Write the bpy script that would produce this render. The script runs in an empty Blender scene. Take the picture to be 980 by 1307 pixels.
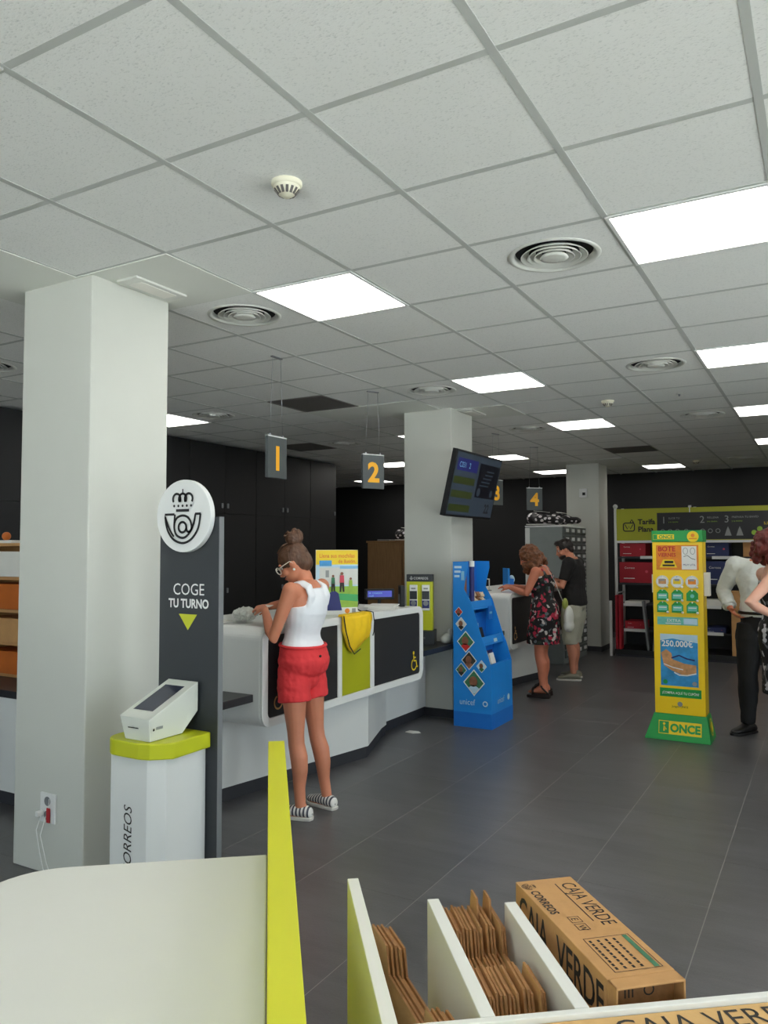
import bpy, bmesh, math, random
from mathutils import Vector, Matrix, noise as mnoise
random.seed(7)
SC = bpy.context.scene
COL = SC.collection
PI = math.pi
V = Vector
CAM_Z = 1.55
CEIL = 2.88

# ------------------------------------------------------------------ camera
def setup_camera():
    yaw, pitch, roll = 0.518414, 0.048657, -0.001764
    f = V((-math.sin(yaw)*math.cos(pitch), math.cos(yaw)*math.cos(pitch), math.sin(pitch)))
    r = V((math.cos(yaw), math.sin(yaw), 0)); u = r.cross(f)
    r2 = r*math.cos(roll)+u*math.sin(roll); u2 = -r*math.sin(roll)+u*math.cos(roll)
    cd = bpy.data.cameras.new('camera'); co = bpy.data.objects.new('camera', cd); COL.objects.link(co)
    m = Matrix((r2, u2, -f)).transposed().to_4x4(); m.translation = V((0, 0, CAM_Z))
    co.matrix_world = m
    cd.sensor_fit = 'HORIZONTAL'; cd.sensor_width = 36.0; cd.lens = 990.87/980*36.0
    cd.clip_start = 0.05; cd.clip_end = 200
    SC.camera = co
setup_camera()

# ------------------------------------------------------------------ light and exposure
SKY_STRENGTH = 3.0
PANEL_STRENGTH = 6.5
SUN_STRENGTH = 32.0
w = bpy.data.worlds.new('world'); SC.world = w; w.use_nodes = True
wn = w.node_tree.nodes; wl = w.node_tree.links; wn.clear()
bg = wn.new('ShaderNodeBackground'); wo = wn.new('ShaderNodeOutputWorld')
bg.inputs[0].default_value = (0.78, 0.92, 1.0, 1); bg.inputs[1].default_value = SKY_STRENGTH
wl.new(bg.outputs[0], wo.inputs[0])
sun = bpy.data.lights.new('sun', 'SUN'); sun.energy = SUN_STRENGTH; sun.angle = .02; sun.color = (1.0, .985, .95)
sun_o = bpy.data.objects.new('sun', sun); COL.objects.link(sun_o); sun_o.rotation_euler = (math.radians(22), math.radians(8), 0)   # high summer sun over the street
SC.view_settings.view_transform = 'Standard'; SC.view_settings.look = 'None'
SC.view_settings.gamma = 1.0; SC.view_settings.use_curve_mapping = False
SC.view_settings.exposure = 0.13
def portal(loc, rot, sx, sy):
    ld = bpy.data.lights.new('window_portal', 'AREA'); ld.shape = 'RECTANGLE'; ld.size = sx; ld.size_y = sy
    ld.cycles.is_portal = True
    lo = bpy.data.objects.new('window_portal', ld); COL.objects.link(lo); lo.location = loc; lo.rotation_euler = rot

# ------------------------------------------------------------------ materials
def s2l(c):
    return tuple(((x/255)/12.92 if x/255 <= .04045 else ((x/255+.055)/1.055)**2.4) for x in c)
MATS = {}
def mat(name, rgb=(200,200,200), rough=.5, metal=0.0, var=0.0, scale=8.0, bump=0.0, bscale=60.0, emit=None, estr=1.0, spec=0.5, coat=0.0, sheen=0.0, aniso=(1,1,1), lin=None):
    """Principled material with procedural colour variation and fine relief (object coordinates)."""
    if name in MATS: return MATS[name]
    m = bpy.data.materials.new(name); m.use_nodes = True; MATS[name] = m
    nt = m.node_tree; b = nt.nodes['Principled BSDF']; L = nt.links
    c = lin if lin else s2l(rgb)
    b.inputs['Base Color'].default_value = (*c, 1); b.inputs['Roughness'].default_value = rough
    b.inputs['Metallic'].default_value = metal; b.inputs['Specular IOR Level'].default_value = spec
    b.inputs['Coat Weight'].default_value = coat
    b.inputs['Sheen Weight'].default_value = sheen
    if var or bump:
        tc = nt.nodes.new('ShaderNodeTexCoord'); mp = nt.nodes.new('ShaderNodeMapping'); mp.inputs['Scale'].default_value = aniso
        L.new(tc.outputs['Object'], mp.inputs[0])
    if var:
        n = nt.nodes.new('ShaderNodeTexNoise'); n.inputs['Scale'].default_value = scale; n.inputs['Detail'].default_value = 5
        L.new(mp.outputs[0], n.inputs['Vector'])
        r = nt.nodes.new('ShaderNodeMapRange'); r.inputs[1].default_value = .3; r.inputs[2].default_value = .7
        r.inputs[3].default_value = 1-var; r.inputs[4].default_value = 1+var; L.new(n.outputs['Fac'], r.inputs[0])
        mx = nt.nodes.new('ShaderNodeVectorMath'); mx.operation = 'SCALE'; mx.inputs[0].default_value = c
        L.new(r.outputs[0], mx.inputs['Scale']); L.new(mx.outputs[0], b.inputs['Base Color'])
    if bump:
        n2 = nt.nodes.new('ShaderNodeTexNoise'); n2.inputs['Scale'].default_value = bscale; n2.inputs['Detail'].default_value = 4
        L.new(mp.outputs[0], n2.inputs['Vector'])
        bp = nt.nodes.new('ShaderNodeBump'); bp.inputs['Strength'].default_value = bump; bp.inputs['Distance'].default_value = .01
        L.new(n2.outputs['Fac'], bp.inputs['Height']); L.new(bp.outputs[0], b.inputs['Normal'])
    if emit:
        b.inputs['Emission Color'].default_value = (*s2l(emit), 1); b.inputs['Emission Strength'].default_value = estr
    return m

mat('plaster', (203,204,196), .75, var=.02, scale=2, bump=.04, bscale=90)
mat('plasterboard', (224,226,218), .8, var=.015, scale=3)
mat('t_bar', (190,193,188), .6)
mat('ceiling_void', (150,150,148), .9)
mat('dark_wall', (26,26,27), .75, var=.08, scale=3)
mat('dark_cabinet', (25,26,28), .5, var=.08, scale=2)
mat('dark_trim', (52,53,58), .55, var=.05)
mat('white_paint', (225,226,224), .6)
mat('laminate_white', (232,233,230), .3, var=.012, scale=3)
mat('desk_white', (232,232,226), .38, var=.012, scale=3)
mat('lime', (198,203,30), .42, var=.03, scale=4)
mat('lime_panel', (172,174,22), .45, var=.03, scale=4)
mat('lime_strip', (214,214,28), .45, var=.02, scale=4)
mat('anthracite', (44,48,52), .5, var=.05, scale=4)
mat('panel_black', (38,38,40), .5, var=.06, scale=5)
mat('worktop_black', (42,43,46), .4, var=.12, scale=20)
mat('kiosk_white', (226,228,218), .35, var=.01)
mat('print_black', (22,22,24), .6)
mat('print_dark', (48,44,38), .7)
mat('print_white', (235,236,232), .6)
mat('print_grey', (150,152,150), .6)
mat('screen_glass', (58,62,78), .12, var=.15, scale=6)
mat('black_plastic', (13,13,15), .45, var=.08, spec=.3)
mat('grey_plastic', (120,122,124), .5, var=.03)
mat('metal_grey', (150,152,155), .35, metal=.8, var=.05)
mat('chrome', (205,206,208), .22, metal=1.0)
mat('dark_hole', (26,26,26), .8)
mat('grille_grey', (96,92,88), .7, var=.06)
mat('vent_white', (214,215,208), .5)
mat('cream_plastic', (226,222,200), .5)
mat('kraft', (196,148,94), .8, var=.07, scale=14, bump=.12, bscale=140)
mat('kraft_light', (214,172,112), .8, var=.05, scale=12, bump=.1, bscale=120)
mat('kraft_edge', (160,114,70), .85, var=.18, scale=60)
mat('wood', (150,112,72), .55, var=.14, scale=6, aniso=(6,6,.8))
mat('red_box', (178,24,44), .55, var=.06)
mat('blue_box', (32,44,92), .55, var=.06)
mat('orange_box', (190,98,26), .6, var=.08)
mat('paper', (232,230,222), .75, var=.03)
mat('unicef_blue', (24,136,222), .45, var=.03)
mat('unicef_deep', (18,112,204), .5, var=.04)
mat('pale_blue', (130,190,225), .5)
mat('once_green', (24,158,70), .35, var=.03)
mat('once_yellow', (255,214,26), .38, var=.02)
mat('sun_yellow', (247,214,30), .5)
mat('orange_print', (232,138,30), .5, var=.12, scale=20)
mat('red_print', (200,40,36), .5)
mat('teal_print', (110,196,180), .5, var=.12, scale=25)
mat('sea_blue', (52,148,206), .4, var=.22, scale=16)
mat('sky_pale', (190,220,235), .45, var=.06)
mat('sand_print', (206,150,98), .5, var=.2, scale=30)
mat('grass_print', (150,190,60), .5, var=.12, scale=20)
mat('house_print', (214,214,208), .5, var=.06)
mat('navy', (40,46,110), .6, var=.08)
mat('skin_print', (140,92,66), .6, var=.25, scale=30)
mat('green_print', (60,120,84), .6, var=.25, scale=30)
mat('pink_print', (214,70,90), .6)
mat('cloth_yellow', (244,200,20), .7, var=.06, scale=9, bump=.15, bscale=40)
mat('cord_black', (24,24,26), .7)
mat('plastic_bag', (196,198,190), .25, var=.08, bump=.6, bscale=30)
mat('locker_grey', (128,134,132), .45, var=.04)
mat('locker_dark', (92,96,94), .5, var=.04)
mat('sign_grey', (74,80,81), .5, var=.04)
mat('sign_number', (250,180,24), .5)
mat('asphalt', (184,188,187), .9, var=.1)
mat('red_tag', (176,30,40), .5)
mat('tv_grey', (44,52,60), .35, emit=(52,64,78), estr=.35, spec=.25)
mat('tv_blue', (24,26,70), .35, emit=(34,36,104), estr=.45, spec=.25)
mat('tv_green', (40,48,24), .35, emit=(52,62,26), estr=.35, spec=.25)
mat('tv_dark', (12,13,20), .3, emit=(14,16,26), estr=.4, spec=.2)
mat('lcd_blue', (40,46,130), .3, emit=(60,66,190), estr=.5)
mat('stainless_post', (120,122,125), .4, metal=.7)

def floor_material():
    m = mat('floor_tile', (96,96,98), .42)
    nt = m.node_tree; b = nt.nodes['Principled BSDF']; L = nt.links
    tc = nt.nodes.new('ShaderNodeNewGeometry')
    n = nt.nodes.new('ShaderNodeTexNoise'); n.inputs['Scale'].default_value = 3.2; n.inputs['Detail'].default_value = 8; n.inputs['Roughness'].default_value = .7
    fm = nt.nodes.new('ShaderNodeMapping'); fm.inputs['Scale'].default_value = (.55, 2.2, 1); L.new(tc.outputs['Position'], fm.inputs[0])
    L.new(fm.outputs[0], n.inputs['Vector'])
    n2 = nt.nodes.new('ShaderNodeTexNoise'); n2.inputs['Scale'].default_value = 120; n2.inputs['Detail'].default_value = 3
    L.new(tc.outputs['Position'], n2.inputs['Vector'])
    oi = nt.nodes.new('ShaderNodeObjectInfo')
    a = nt.nodes.new('ShaderNodeMath'); a.operation = 'MULTIPLY_ADD'; a.inputs[1].default_value = .25; L.new(n2.outputs['Fac'], a.inputs[0]); L.new(n.outputs['Fac'], a.inputs[2])
    a2 = nt.nodes.new('ShaderNodeMath'); a2.operation = 'MULTIPLY_ADD'; a2.inputs[1].default_value = .10; L.new(oi.outputs['Random'], a2.inputs[0]); L.new(a.outputs[0], a2.inputs[2])
    cr = nt.nodes.new('ShaderNodeValToRGB'); cr.color_ramp.elements[0].position = .15; cr.color_ramp.elements[1].position = 1.0
    cr.color_ramp.elements[0].color = (*s2l((52,51,53)), 1); cr.color_ramp.elements[1].color = (*s2l((104,103,105)), 1)
    L.new(a2.outputs[0], cr.inputs[0]); L.new(cr.outputs[0], b.inputs['Base Color'])
    r = nt.nodes.new('ShaderNodeMapRange'); r.inputs[1].default_value = .3; r.inputs[2].default_value = .7; r.inputs[3].default_value = .31; r.inputs[4].default_value = .36
    L.new(n.outputs['Fac'], r.inputs[0]); L.new(r.outputs[0], b.inputs['Roughness'])
    bp = nt.nodes.new('ShaderNodeBump'); bp.inputs['Strength'].default_value = .12; bp.inputs['Distance'].default_value = .003
    L.new(n2.outputs['Fac'], bp.inputs['Height']); L.new(bp.outputs[0], b.inputs['Normal'])
floor_material()
mat('grout', (150,148,144), .9)

def tile_material():
    m = mat('ceiling_tile', (236,237,233), .85)
    nt = m.node_tree; b = nt.nodes['Principled BSDF']; L = nt.links
    tc = nt.nodes.new('ShaderNodeNewGeometry'); mp = nt.nodes.new('ShaderNodeMapping'); mp.inputs['Scale'].default_value = (1, 1.9, 1)
    mp.inputs['Rotation'].default_value = (0, 0, .5)
    L.new(tc.outputs['Position'], mp.inputs[0])
    n = nt.nodes.new('ShaderNodeTexNoise'); n.inputs['Scale'].default_value = 105; n.inputs['Detail'].default_value = 3
    L.new(mp.outputs[0], n.inputs['Vector'])
    cr = nt.nodes.new('ShaderNodeValToRGB'); cr.color_ramp.elements[0].position = .27; cr.color_ramp.elements[1].position = .44
    cr.color_ramp.elements[0].color = (*s2l((212,214,210)), 1); cr.color_ramp.elements[1].color = (*s2l((237,238,234)), 1)
    L.new(n.outputs['Fac'], cr.inputs[0]); L.new(cr.outputs[0], b.inputs['Base Color'])
    bp = nt.nodes.new('ShaderNodeBump'); bp.inputs['Strength'].default_value = .30; bp.inputs['Distance'].default_value = .003
    L.new(n.outputs['Fac'], bp.inputs['Height']); L.new(bp.outputs[0], b.inputs['Normal'])
tile_material()

def panel_material():
    m = bpy.data.materials.new('light_diffuser'); m.use_nodes = True; MATS['light_diffuser'] = m
    nt = m.node_tree; nt.nodes.clear(); e = nt.nodes.new('ShaderNodeEmission'); o = nt.nodes.new('ShaderNodeOutputMaterial')
    e.inputs[0].default_value = (1.0, .97, .90, 1); e.inputs[1].default_value = PANEL_STRENGTH; nt.links.new(e.outputs[0], o.inputs[0])
panel_material()

def glass_material():
    m = bpy.data.materials.new('window_glass'); m.use_nodes = True; MATS['window_glass'] = m
    nt = m.node_tree; nt.nodes.clear(); o = nt.nodes.new('ShaderNodeOutputMaterial')
    t = nt.nodes.new('ShaderNodeBsdfTransparent'); g = nt.nodes.new('ShaderNodeBsdfGlossy'); g.inputs['Roughness'].default_value = .02
    f = nt.nodes.new('ShaderNodeFresnel'); x = nt.nodes.new('ShaderNodeMixShader')
    nt.links.new(f.outputs[0], x.inputs[0]); nt.links.new(t.outputs[0], x.inputs[1]); nt.links.new(g.outputs[0], x.inputs[2]); nt.links.new(x.outputs[0], o.inputs[0])
glass_material()

# ------------------------------------------------------------------ mesh helpers
def bm_box(bm, x0, x1, y0, y1, z0, z1, mi=0):
    vs = [bm.verts.new(p) for p in ((x0,y0,z0),(x1,y0,z0),(x1,y1,z0),(x0,y1,z0),(x0,y0,z1),(x1,y0,z1),(x1,y1,z1),(x0,y1,z1))]
    for q in ((3,2,1,0),(4,5,6,7),(0,1,5,4),(1,2,6,5),(2,3,7,6),(3,0,4,7)):
        bm.faces.new([vs[i] for i in q]).material_index = mi
    return vs
def bm_prism(bm, poly, axis, a, b, mi=0):
    """extrude a 2D polygon along an axis; poly in the two other axes (x: (y,z), y: (x,z), z: (x,y))"""
    def P(p, t): return {'x': (t, p[0], p[1]), 'y': (p[0], t, p[1]), 'z': (p[0], p[1], t)}[axis]
    A = [bm.verts.new(P(p, a)) for p in poly]; B = [bm.verts.new(P(p, b)) for p in poly]; n = len(poly)
    bm.faces.new(A).material_index = mi; bm.faces.new(B[::-1]).material_index = mi
    for i in range(n): bm.faces.new((A[i], B[i], B[(i+1) % n], A[(i+1) % n])).material_index = mi
def bm_hex(bm, P8, mi=0):
    vs = [bm.verts.new(p) for p in P8]
    for q in ((3,2,1,0),(4,5,6,7),(0,1,5,4),(1,2,6,5),(2,3,7,6),(3,0,4,7)):
        bm.faces.new([vs[i] for i in q]).material_index = mi
def frame_axes(d):
    d = d.normalized(); h = V((0,0,1)) if abs(d.z) < .92 else V((1,0,0))
    a = h.cross(d).normalized(); return a, d.cross(a).normalized()
def bm_tube(bm, pts, rad, n=8, caps=True, closed=False, mi=0):
    pts = [V(p) for p in pts]; m = len(pts); rs = rad if isinstance(rad, (list, tuple)) else [rad]*m
    rings = []; a = None
    for i, p in enumerate(pts):
        if closed: d = pts[(i+1) % m]-pts[i-1]
        else: d = pts[min(i+1, m-1)]-pts[max(i-1, 0)]
        d.normalize()
        if a is None: a, b = frame_axes(d)
        else:
            a = (a-d*a.dot(d)).normalized(); b = d.cross(a)
        rings.append([bm.verts.new(p+(a*math.cos(2*PI*k/n)+b*math.sin(2*PI*k/n))*rs[i]) for k in range(n)])
    for i in range(m if closed else m-1):
        A, B = rings[i], rings[(i+1) % m]
        for k in range(n): bm.faces.new((A[k], A[(k+1) % n], B[(k+1) % n], B[k])).material_index = mi
    if caps and not closed:
        bm.faces.new(rings[0][::-1]).material_index = mi; bm.faces.new(rings[-1]).material_index = mi
def bm_loft(bm, rings, mi=0):
    """rings: (centre, axis a, axis b) -> closed elliptical loft"""
    n = 20; R = []
    for c, a, b in rings:
        c, a, b = V(c), V(a), V(b)
        R.append([bm.verts.new(c+a*math.cos(2*PI*k/n)+b*math.sin(2*PI*k/n)) for k in range(n)])
    for A, B in zip(R, R[1:]):
        for k in range(n): bm.faces.new((A[k], A[(k+1) % n], B[(k+1) % n], B[k])).material_index = mi
    bm.faces.new(R[0][::-1]).material_index = mi; bm.faces.new(R[-1]).material_index = mi
def bm_ball(bm, c, r, M=None, seg=14, rings=9, mi=0):
    r = r if isinstance(r, (list, tuple)) else (r, r, r)
    T = Matrix.Translation(V(c)) @ (M.to_4x4() if M is not None else Matrix()) @ Matrix.Diagonal((*r, 1))
    res = bmesh.ops.create_uvsphere(bm, u_segments=seg, v_segments=rings, radius=1, matrix=T)
    for f in {f for v in res['verts'] for f in v.link_faces}: f.material_index = mi
def bm_lathe(bm, prof, c=(0,0,0), n=28, mi=0):
    """prof: (radius, z) list revolved round z"""
    c = V(c); R = []
    for r, z in prof:
        R.append([bm.verts.new(c+V((max(r, 1e-4)*math.cos(2*PI*k/n), max(r, 1e-4)*math.sin(2*PI*k/n), z))) for k in range(n)])
    for A, B in zip(R, R[1:]):
        for k in range(n): bm.faces.new((A[k], A[(k+1) % n], B[(k+1) % n], B[k])).material_index = mi
    return R
def rrect(x0, x1, y0, y1, r, n=6):
    r = min(r, (x1-x0)/2-1e-4, (y1-y0)/2-1e-4); out = []
    for cx, cy, a0 in ((x1-r, y1-r, 0), (x0+r, y1-r, PI/2), (x0+r, y0+r, PI), (x1-r, y0+r, 1.5*PI)):
        for k in range(n+1):
            a = a0+PI/2*k/n; out.append((cx+r*math.cos(a), cy+r*math.sin(a)))
    return out
def circle(cx, cy, r, n=28, ry=None):
    return [(cx+r*math.cos(2*PI*k/n), cy+(ry or r)*math.sin(2*PI*k/n)) for k in range(n)]

def obj(name, bm, m=None, parent=None, bevel=0.0, smooth=False, loc=None, rot=None, seg=2):
    me = bpy.data.meshes.new(name)
    bmesh.ops.recalc_face_normals(bm, faces=bm.faces[:]); bm.to_mesh(me); bm.free()
    for k in (m if isinstance(m, (list, tuple)) else [m]):
        if k: me.materials.append(MATS[k])
    if smooth:
        for p in me.polygons: p.use_smooth = True
    o = bpy.data.objects.new(name, me); COL.objects.link(o)
    if loc is not None: o.location = loc
    if rot is not None: o.rotation_euler = rot
    if parent is not None: o.parent = parent
    if bevel:
        md = o.modifiers.new('bevel', 'BEVEL'); md.width = bevel; md.segments = seg; md.limit_method = 'ANGLE'; md.angle_limit = .6
    return o
def box(name, x0, x1, y0, y1, z0, z1, m, parent=None, bevel=0.0):
    bm = bmesh.new(); bm_box(bm, x0, x1, y0, y1, z0, z1); return obj(name, bm, m, parent, bevel)
def prism(name, poly, axis, a, b, m, parent=None, bevel=0.0):
    bm = bmesh.new(); bm_prism(bm, poly, axis, a, b); return obj(name, bm, m, parent, bevel)
def tube(name, pts, r, m, parent=None, n=8, closed=False):
    bm = bmesh.new(); bm_tube(bm, pts, r, n, closed=closed); return obj(name, bm, m, parent, smooth=True)
def thing(name, label, cat, loc=(0,0,0), rz=0.0, group=None):
    o = bpy.data.objects.new(name, None); COL.objects.link(o); o.empty_display_size = .1
    o.location = loc; o.rotation_euler = (0, 0, rz); o['label'] = label; o['category'] = cat
    if group: o['group'] = group
    return o
def tag(o, label, cat, group=None):
    o['label'] = label; o['category'] = cat
    if group: o['group'] = group
    return o
def struct(o):
    o['kind'] = 'structure'; return o
def dup(root, loc=None, rz=None, label=None, group=None):
    r = root.copy(); COL.objects.link(r)
    if loc is not None: r.location = loc
    if rz is not None: r.rotation_euler = (0, 0, rz)
    if label: r['label'] = label
    if group: r['group'] = group
    for ch in list(root.children):
        c = ch.copy(); COL.objects.link(c); c.parent = r
        for g in list(ch.children):
            d = g.copy(); COL.objects.link(d); d.parent = c
    return r

# ------------------------------------------------------------------ flat print: polygons and lettering on a face
def text_polys(s, size, align='LEFT', bold=0.0, sx=1.0, shear=0.0):
    cu = bpy.data.curves.new('t', 'FONT'); cu.body = s; cu.size = size; cu.align_x = align; cu.offset = bold; cu.shear = shear
    cu.resolution_u = 3
    o = bpy.data.objects.new('t', cu); COL.objects.link(o)
    dg = bpy.context.evaluated_depsgraph_get(); dg.update()
    me = bpy.data.meshes.new_from_object(o.evaluated_get(dg))
    out = [[(me.vertices[i].co.x*sx, me.vertices[i].co.y) for i in p.vertices] for p in me.polygons]
    bpy.data.objects.remove(o); bpy.data.curves.remove(cu); bpy.data.meshes.remove(me)
    return out
class Print:
    """flat printing on a face given by origin, right and up vectors"""
    def __init__(s, origin, right, up, lift=.0015):
        s.o = V(origin); s.r = V(right).normalized(); s.u = V(up).normalized(); s.n = s.r.cross(s.u).normalized()
        s.bm = bmesh.new(); s.mats = []; s.k = 0; s.lift = lift
    def mi(s, m):
        if m not in s.mats: s.mats.append(m)
        return s.mats.index(m)
    def poly(s, pts, m, layer=0):
        s.k += 1; h = s.lift*(1+layer)
        vs = [s.bm.verts.new(s.o+s.r*x+s.u*y+s.n*h) for x, y in pts]
        try: s.bm.faces.new(vs).material_index = s.mi(m)
        except ValueError: pass
    def rect(s, x0, x1, y0, y1, m, layer=0): s.poly(((x0,y0),(x1,y0),(x1,y1),(x0,y1)), m, layer)
    def text(s, t, x, y, size, m, layer=1, align='LEFT', bold=0.0, sx=1.0, shear=0.0):
        for p in text_polys(t, size, align, bold, sx, shear): s.poly([(x+a, y+b) for a, b in p], m, layer)
    def ribbon(s, pts, wd, m, layer=1, closed=False):
        P = [V((p[0], p[1])) for p in pts]; n = len(P)
        L, R = [], []
        for i in range(n):
            if closed: d = P[(i+1) % n]-P[i-1]
            else: d = P[min(i+1, n-1)]-P[max(i-1, 0)]
            d.normalize(); q = V((-d.y, d.x))*wd/2; L.append(P[i]+q); R.append(P[i]-q)
        for i in range(n if closed else n-1):
            j = (i+1) % n; s.poly((L[i], R[i], R[j], L[j]), m, layer)
    def build(s, name, parent=None):
        return obj(name, s.bm, s.mats, parent)
def smooth2(pts, closed=False, k=6):
    """Catmull-Rom through 2D points"""
    n = len(pts); out = []
    for i in range(n if closed else n-1):
        g = (lambda q: pts[q % n]) if closed else (lambda q: pts[max(0, min(n-1, q))])
        p0, p1, p2, p3 = g(i-1), g(i), g(i+1), g(i+2)
        for j in range(k):
            t = j/k; out.append(tuple(.5*(2*p1[c]+(p2[c]-p0[c])*t+(2*p0[c]-5*p1[c]+4*p2[c]-p3[c])*t*t+(3*p1[c]-p0[c]-3*p2[c]+p3[c])*t**3) for c in (0, 1)))
    if not closed: out.append(pts[-1])
    return out
def horn_logo(P, cx, cy, h, m, layer=2):
    """crowned post horn of height h centred at cx, cy"""
    k = h/1.0; w = .046*k
    def T(pts): return [(cx+x*k, cy+y*k) for x, y in pts]
    for c in (-.155, 0, .155):                                             # crown arches
        P.ribbon(T([(c+.10*math.cos(a), .31+.10*math.sin(a)) for a in [PI*(1.2-1.4*i/16) for i in range(17)]]), w, m, layer)
    P.ribbon(T([(-.075,.31),(-.055,.25)]), w, m, layer); P.ribbon(T([(.075,.31),(.055,.25)]), w, m, layer)
    P.ribbon(T([(0, .41), (0, .50)]), w*.6, m, layer)
    for x in (-.22, -.11, 0, .11, .22): P.poly(T(circle(x, .175, .027, 8)), m, layer)
    P.ribbon(T([(-.17, .085), (.17, .085)]), w*1.15, m, layer)
    P.ribbon(T([(.10*math.cos(a), -.24+.10*math.sin(a)) for a in [2*PI*i/30 for i in range(30)]]), w, m, layer, True)
    P.ribbon(T(smooth2([(.10, -.24), (.12, -.31), (.18, -.33), (.235, -.27), (.215, -.14), (.13, -.045), (0, -.015), (-.13, -.05), (-.20, -.14), (-.215, -.25)])), w, m, layer)
    P.ribbon(T([(-.21, .012), (-.46, .012), (-.455, -.06)]), w, m, layer)
    P.ribbon(T(smooth2([(-.455, -.03), (-.43, -.18), (-.36, -.34), (-.22, -.48), (0, -.545), (.2, -.49), (.36, -.34), (.43, -.18), (.46, .012)])), w, m, layer)
    P.ribbon(T(smooth2([(-.20, .012), (-.21, -.12), (-.21, -.26), (-.16, -.38), (-.04, -.44), (.08, -.43), (.20, -.33), (.29, -.17), (.335, .012)])), w, m, layer)
    P.ribbon(T([(.325, .012), (.47, .012)]), w, m, layer); P.ribbon(T(smooth2([(-.455,-.03),(-.38,-.2),(-.30,-.33),(-.22,-.42)])), w*.0001+w*.9, m, layer)
def wheelchair(P, cx, cy, h, m, layer=2):
    k = h; w = .09*k
    def T(pts): return [(cx+x*k, cy+y*k) for x, y in pts]
    P.poly(T(circle(-.05, .40, .09, 12)), m, layer)
    P.ribbon(T([(-.05, .28), (-.02, .0), (.20, 0), (.30, -.32), (.40, -.30)]), w, m, layer)
    P.ribbon(T([(-.04, .16), (.18, .16)]), w*.8, m, layer)
    P.ribbon(T([(-.02+.26*math.cos(a), -.18+.26*math.sin(a)) for a in [PI*.62+i*PI*1.25/16 for i in range(17)]]), w*.8, m, layer)

# ================================================================== THE ROOM
X0, X1, Y0, Y1 = -9.5, 3.2, -2.5, 14.0
YAW = 0.518414
def view_px(x, y, z):
    """where a point falls in the photograph's frame (only used to choose which tiles are built singly)"""
    dx, dy, dz = x, y, z-CAM_Z
    r = math.cos(YAW)*dx+math.sin(YAW)*dy; f = -math.sin(YAW)*dx+math.cos(YAW)*dy
    fz = f*math.cos(.0487)+dz*math.sin(.0487); u = dz*math.cos(.0487)-f*math.sin(.0487)
    if fz < .2: return None
    return 490+991*r/fz, 653.5-991*u/fz
def in_view(x, y, z, s):
    for a in (-s, 0, s):
        for b in (-s, 0, s):
            p = view_px(x+a, y+b, z)
            if p and -5 < p[0] < 985 and -5 < p[1] < 1312: return True
    return False

# ---- floor
floor = struct(box('floor', X0, X1, Y0, Y1, -.10, -.0007, 'grout'))
FP = .568
tiles = []
for i in range(-13, 12):
    for j in range(-12, 19):
        x0, y0 = -2.19+FP*i, 4.25+FP*j
        if x0+FP < X0 or x0 > X1 or y0+FP < Y0 or y0 > Y1: continue
        tiles.append((x0, y0))
tb = bmesh.new(); g = .0019; gq = .0008
bm_box(tb, g, FP-g, gq, FP-gq, -.009, 0)
tile_me = None
vis = sorted([t for t in tiles if t[0]+FP > -3.6 and in_view(t[0]+FP/2, t[1]+FP/2, 0, FP/2)], key=lambda t: t[0]**2+t[1]**2)[:290]
vs_ = set(vis); rest = bmesh.new()
first = obj('floor_tile', tb, 'floor_tile', floor)
for k, (x, y) in enumerate(vis):
    o = first if k == 0 else first.copy()
    if k: COL.objects.link(o)
    o.location = (x, y, random.uniform(-.0003, .0002))
for t in tiles:
    if t in vs_: continue
    bm_box(rest, max(t[0]+g, X0), min(t[0]+FP-g, X1), max(t[1]+gq, Y0), min(t[1]+FP-gq, Y1), -.009, 0)
o = obj('floor_tile_field', rest, 'floor_tile', floor); o['kind'] = 'stuff'

# ---- ceiling: slab, T grid, mineral tiles
ceiling = struct(box('ceiling', X0, X1, Y0, Y1, 3.15, 3.25, 'ceiling_void'))
GX, GY, GP = -1.943, 1.289, .6
def gx(c): return GX+GP*c
def gy(r): return GY+GP*r
LIGHTS = [(-1,3),(2,3),(-1,7),(2,7),(-1,11),(2,11),(-4,11),(2,15),(-4,15),(-7,15),(-1,19),(-4,19),(2,19),(-10,19),(-7,7),(-7,3),
          (-1,-1),(2,-1),(5,-1),(5,3),(5,7),(5,11),(5,15),(5,19),(-7,19),(-7,-1)]
GRILLES = [(-4,7),(-1,15),(-7,11)]
PLAIN = [(-3,2,-1,3), (-13,-3,-2,2), (-4,8,-2,9), (-3,9,-1,10), (-3,17,-1,19)]      # smooth plasterboard round the pillars (c0,r0,c1,r1)
def is_plain(c, r): return any(a <= c < cc and b <= r < rr for a, b, cc, rr in PLAIN)
VENTS = [(-2,3),(1,3),(-2,7),(1,7),(-2,11),(1,11),(-6,7),(-6,3),(-6,11),(1,18)]
skip = set(LIGHTS) | set(GRILLES) | set(VENTS)
ct = [(c, r) for c in range(-13, 10) for r in range(-7, 22) if (c, r) not in skip and not is_plain(c, r)]
ct = [(c, r) for c, r in ct if gx(c)+.3 > X0 and gx(c)+.3 < X1 and gy(r)+.3 > Y0 and gy(r)+.3 < Y1]
vis = sorted([t for t in ct if in_view(gx(t[0])+.3, gy(t[1])+.3, CEIL, .3)], key=lambda t: gx(t[0])**2+gy(t[1])**2)[:295]
vs_ = set(vis)
tb = bmesh.new(); bm_box(tb, .0125, .5875, .0125, .5875, .001, .02)
first = obj('ceiling_tile', tb, 'ceiling_tile', ceiling)
for k, (c, r) in enumerate(vis):
    o = first if k == 0 else first.copy()
    if k: COL.objects.link(o)
    o.location = (gx(c), gy(r), CEIL+random.uniform(0, .0015))
rest = bmesh.new()
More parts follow.
